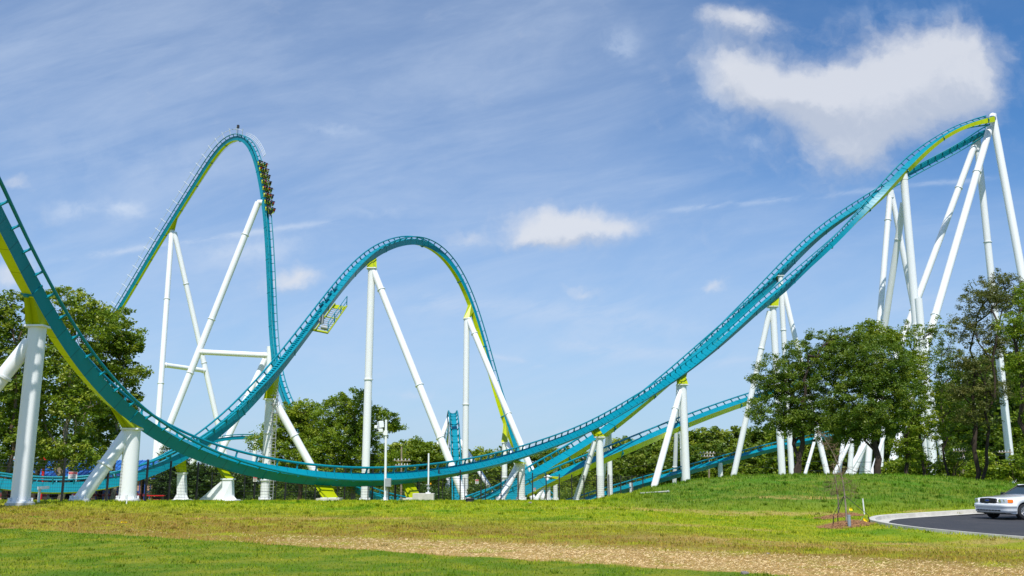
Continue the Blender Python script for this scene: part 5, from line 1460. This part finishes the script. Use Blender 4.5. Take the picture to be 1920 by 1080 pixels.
wA = nt.noise(plane, 5, 5, .6, .4, 'Color'); wv = nt.vmath('MULTIPLY', nt.vmath('SUBTRACT', wA, (.5,.5,.5)), (.075,.075,0))
wB = nt.noise(plane, 26, 5, .62, .2, 'Color'); wv2 = nt.vmath('MULTIPLY', nt.vmath('SUBTRACT', wB, (.5,.5,.5)), (.03,.03,0))
pw = nt.vmath('ADD', nt.vmath('ADD', plane, wv), wv2)
s2 = nt.new('ShaderNodeSeparateXYZ'); nt.set(s2.inputs[0], pw)
def blobs(L, s):
    f = None
    for (px, py, rx, ry, a) in L:
        x0, e0 = dirpx(px, py); x1, _ = dirpx(px+rx, py); _, e1 = dirpx(px, py-ry)
        dx = nt.math('MULTIPLY', nt.math('SUBTRACT', s.outputs[0], x0), 1/abs(x1-x0)); dy = nt.math('MULTIPLY', nt.math('SUBTRACT', s.outputs[1], e0), 1/abs(e1-e0))
        q = nt.math('ADD', nt.math('MULTIPLY', dx, dx), nt.math('MULTIPLY', dy, dy))
        g = nt.math('MULTIPLY', nt.math('EXPONENT', nt.math('MULTIPLY', q, -1)), a)
        f = g if f is None else nt.math('ADD', f, g)
    return f
BL = [(1405,30,50,26,.9),(1350,28,50,26,.6),(1400,125,70,42,.85),(1450,170,90,42,1.0),(1560,160,110,42,1.1),(1620,215,110,60,1.0),(1700,150,110,70,1.1),(1790,120,85,62,1.1),(1830,170,50,60,.8),(1620,285,60,40,.65),(1560,200,250,120,.30),(1380,80,110,70,.2),(1640,60,200,30,.18),(1080,435,150,40,.42),(1620,250,90,70,.35),
             (1050,422,90,36,1.05),(1010,450,60,16,.5),(1160,430,60,18,.5),(553,535,40,26,1.0),(866,445,50,18,.45),(28,350,32,16,.6),(0,520,40,32,1.0),(1333,541,24,12,.55),(1090,552,48,12,.5)]
big = blobs(BL, s2)
fn = nt.noise(pw, 16, 6, .62)
fn2 = nt.noise(pw, 44, 5, .6)
lace = nt.math('ADD', nt.math('MULTIPLY', nt.math('SUBTRACT', fn, .5), 1.25), nt.math('MULTIPLY', nt.math('SUBTRACT', fn2, .5), .45))
dens = nt.ss(nt.math('ADD', big, lace), .08, 1.30)
s3 = nt.new('ShaderNodeSeparateXYZ'); nt.set(s3.inputs[0], nt.vmath('ADD', pw, (0,.022,0)))
bigup = blobs(BL, s3); fnup = nt.noise(nt.vmath('ADD', pw, (0,.012,0)), 16, 6, .62)
rim = nt.math('ADD', nt.math('SUBTRACT', big, bigup), nt.math('MULTIPLY', nt.math('SUBTRACT', fn, fnup), 1.6))
faint = blobs([(480,470,95,24,.42),(140,400,46,16,.42),(240,396,36,16,.42),(1418,260,24,12,.3),(1155,75,36,30,.4),(1700,20,120,26,.3),(1200,620,200,16,.18),(620,240,60,12,.25),(700,400,70,10,.2),(790,746,50,8,.3),(1050,815,60,10,.3),(250,300,200,60,.15),(1350,160,50,80,.3)], s2)
faint = nt.math('MULTIPLY', faint, nt.ss(fn, .3, .62))
# cirrus veil, stretched along the wind
cs = nt.vmath('MULTIPLY', plane, (1.0, 3.2, 1)); rot = nt.new('ShaderNodeVectorRotate'); nt.set(rot.inputs[0], plane); rot.inputs['Angle'].default_value = R(-14)
cs = nt.vmath('MULTIPLY', rot.outputs[0], (1.1, 4.2, 1))
c1 = nt.noise(cs, 2.4, 7, .62, .7); c2 = nt.noise(cs, 9, 6, .65, .5)
veil = nt.math('MULTIPLY', nt.ss(nt.math('ADD', nt.math('MULTIPLY', c1, .75), nt.math('MULTIPLY', c2, .25)), .30, .86), .42)
side = nt.ss(az, .52, .18)   # the veil thins out toward the upper right
side = nt.math('SUBTRACT', 1, nt.math('MULTIPLY', nt.ss(az, .05, .45), nt.ss(el, .22, .42)))
veil = nt.math('MULTIPLY', nt.math('ADD', nt.math('MULTIPLY', side, .26), veil), side)
# contrails
def trail(a, b, w, amp):
    (x0, e0), (x1, e1) = dirpx(*a), dirpx(*b); L = math.hypot(x1-x0, e1-e0); ux, ue = (x1-x0)/L, (e1-e0)/L
    s = nt.new('ShaderNodeSeparateXYZ'); nt.set(s.inputs[0], nt.vmath('ADD', plane, nt.vmath('MULTIPLY', wv2, (.35,.35,0))))
    dx = nt.math('SUBTRACT', s.outputs[0], x0); de = nt.math('SUBTRACT', s.outputs[1], e0)
    al = nt.math('ADD', nt.math('MULTIPLY', dx, ux), nt.math('MULTIPLY', de, ue)); pe = nt.math('ADD', nt.math('MULTIPLY', dx, -ue), nt.math('MULTIPLY', de, ux))
    g = nt.math('EXPONENT', nt.math('MULTIPLY', nt.math('POWER', nt.math('MULTIPLY', pe, 1/w), 2), -1))
    m = nt.math('MULTIPLY', nt.ss(al, 0, L*.2), nt.math('SUBTRACT', 1, nt.ss(al, L*.8, L)))
    return nt.math('MULTIPLY', nt.math('MULTIPLY', g, m), nt.math('MULTIPLY', nt.ss(c2, .35, .6), amp))
tr = nt.math('ADD', nt.math('ADD', trail((60,495),(680,408),.0035,.35), trail((1180,402),(1930,326),.003,.32)), nt.math('ADD', trail((880,655),(1040,690),.0025,.25), trail((700,560),(1300,600),.012,.22)))
tr = nt.math('ADD', tr, trail((1000,640),(1500,690),.008,.2))
thin = nt.math('ADD', nt.math('ADD', veil, faint), tr, clamp=True)
tot = nt.math('MAXIMUM', dens, thin)
# cloud light: white tops, slightly greyer undersides and cores
shade = nt.ss(nt.noise(pw, 7, 5, .6), .35, .7)
thick = nt.ss(big, .7, 2.0)
ccol = nt.mix(nt.ss(nt.math('ADD', rim, nt.math('MULTIPLY', nt.math('SUBTRACT', shade, .5), -.25)), -.55, .5), (5.7,6.2,7.2), (7.8,8.0,8.5))
hz = nt.math('MULTIPLY', nt.math('SUBTRACT', 1, nt.ss(el, -.02, .34)), .62)
skyb = nt.mix(1.0, sky.outputs[0], (.60,1.04,1.42), 'MULTIPLY'); skyc = nt.mix(hz, skyb, (4.6,6.0,7.8))
final = nt.mix(thin, skyc, (6.0,7.1,8.9))
final = nt.mix(nt.math('MULTIPLY', dens, .84), final, ccol)
below = nt.ss(Z, -.02, 0.0)
final = nt.mix(below, (1.2,1.3,.9), final)
nt.set(bg.inputs[0], final); bg.inputs[1].default_value = .1
SC.view_settings.view_transform = 'Standard'; SC.view_settings.look = 'None'; SC.view_settings.exposure = 0; SC.view_settings.gamma = 1
SC.cycles.max_bounces = 6; SC.cycles.transparent_max_bounces = 8
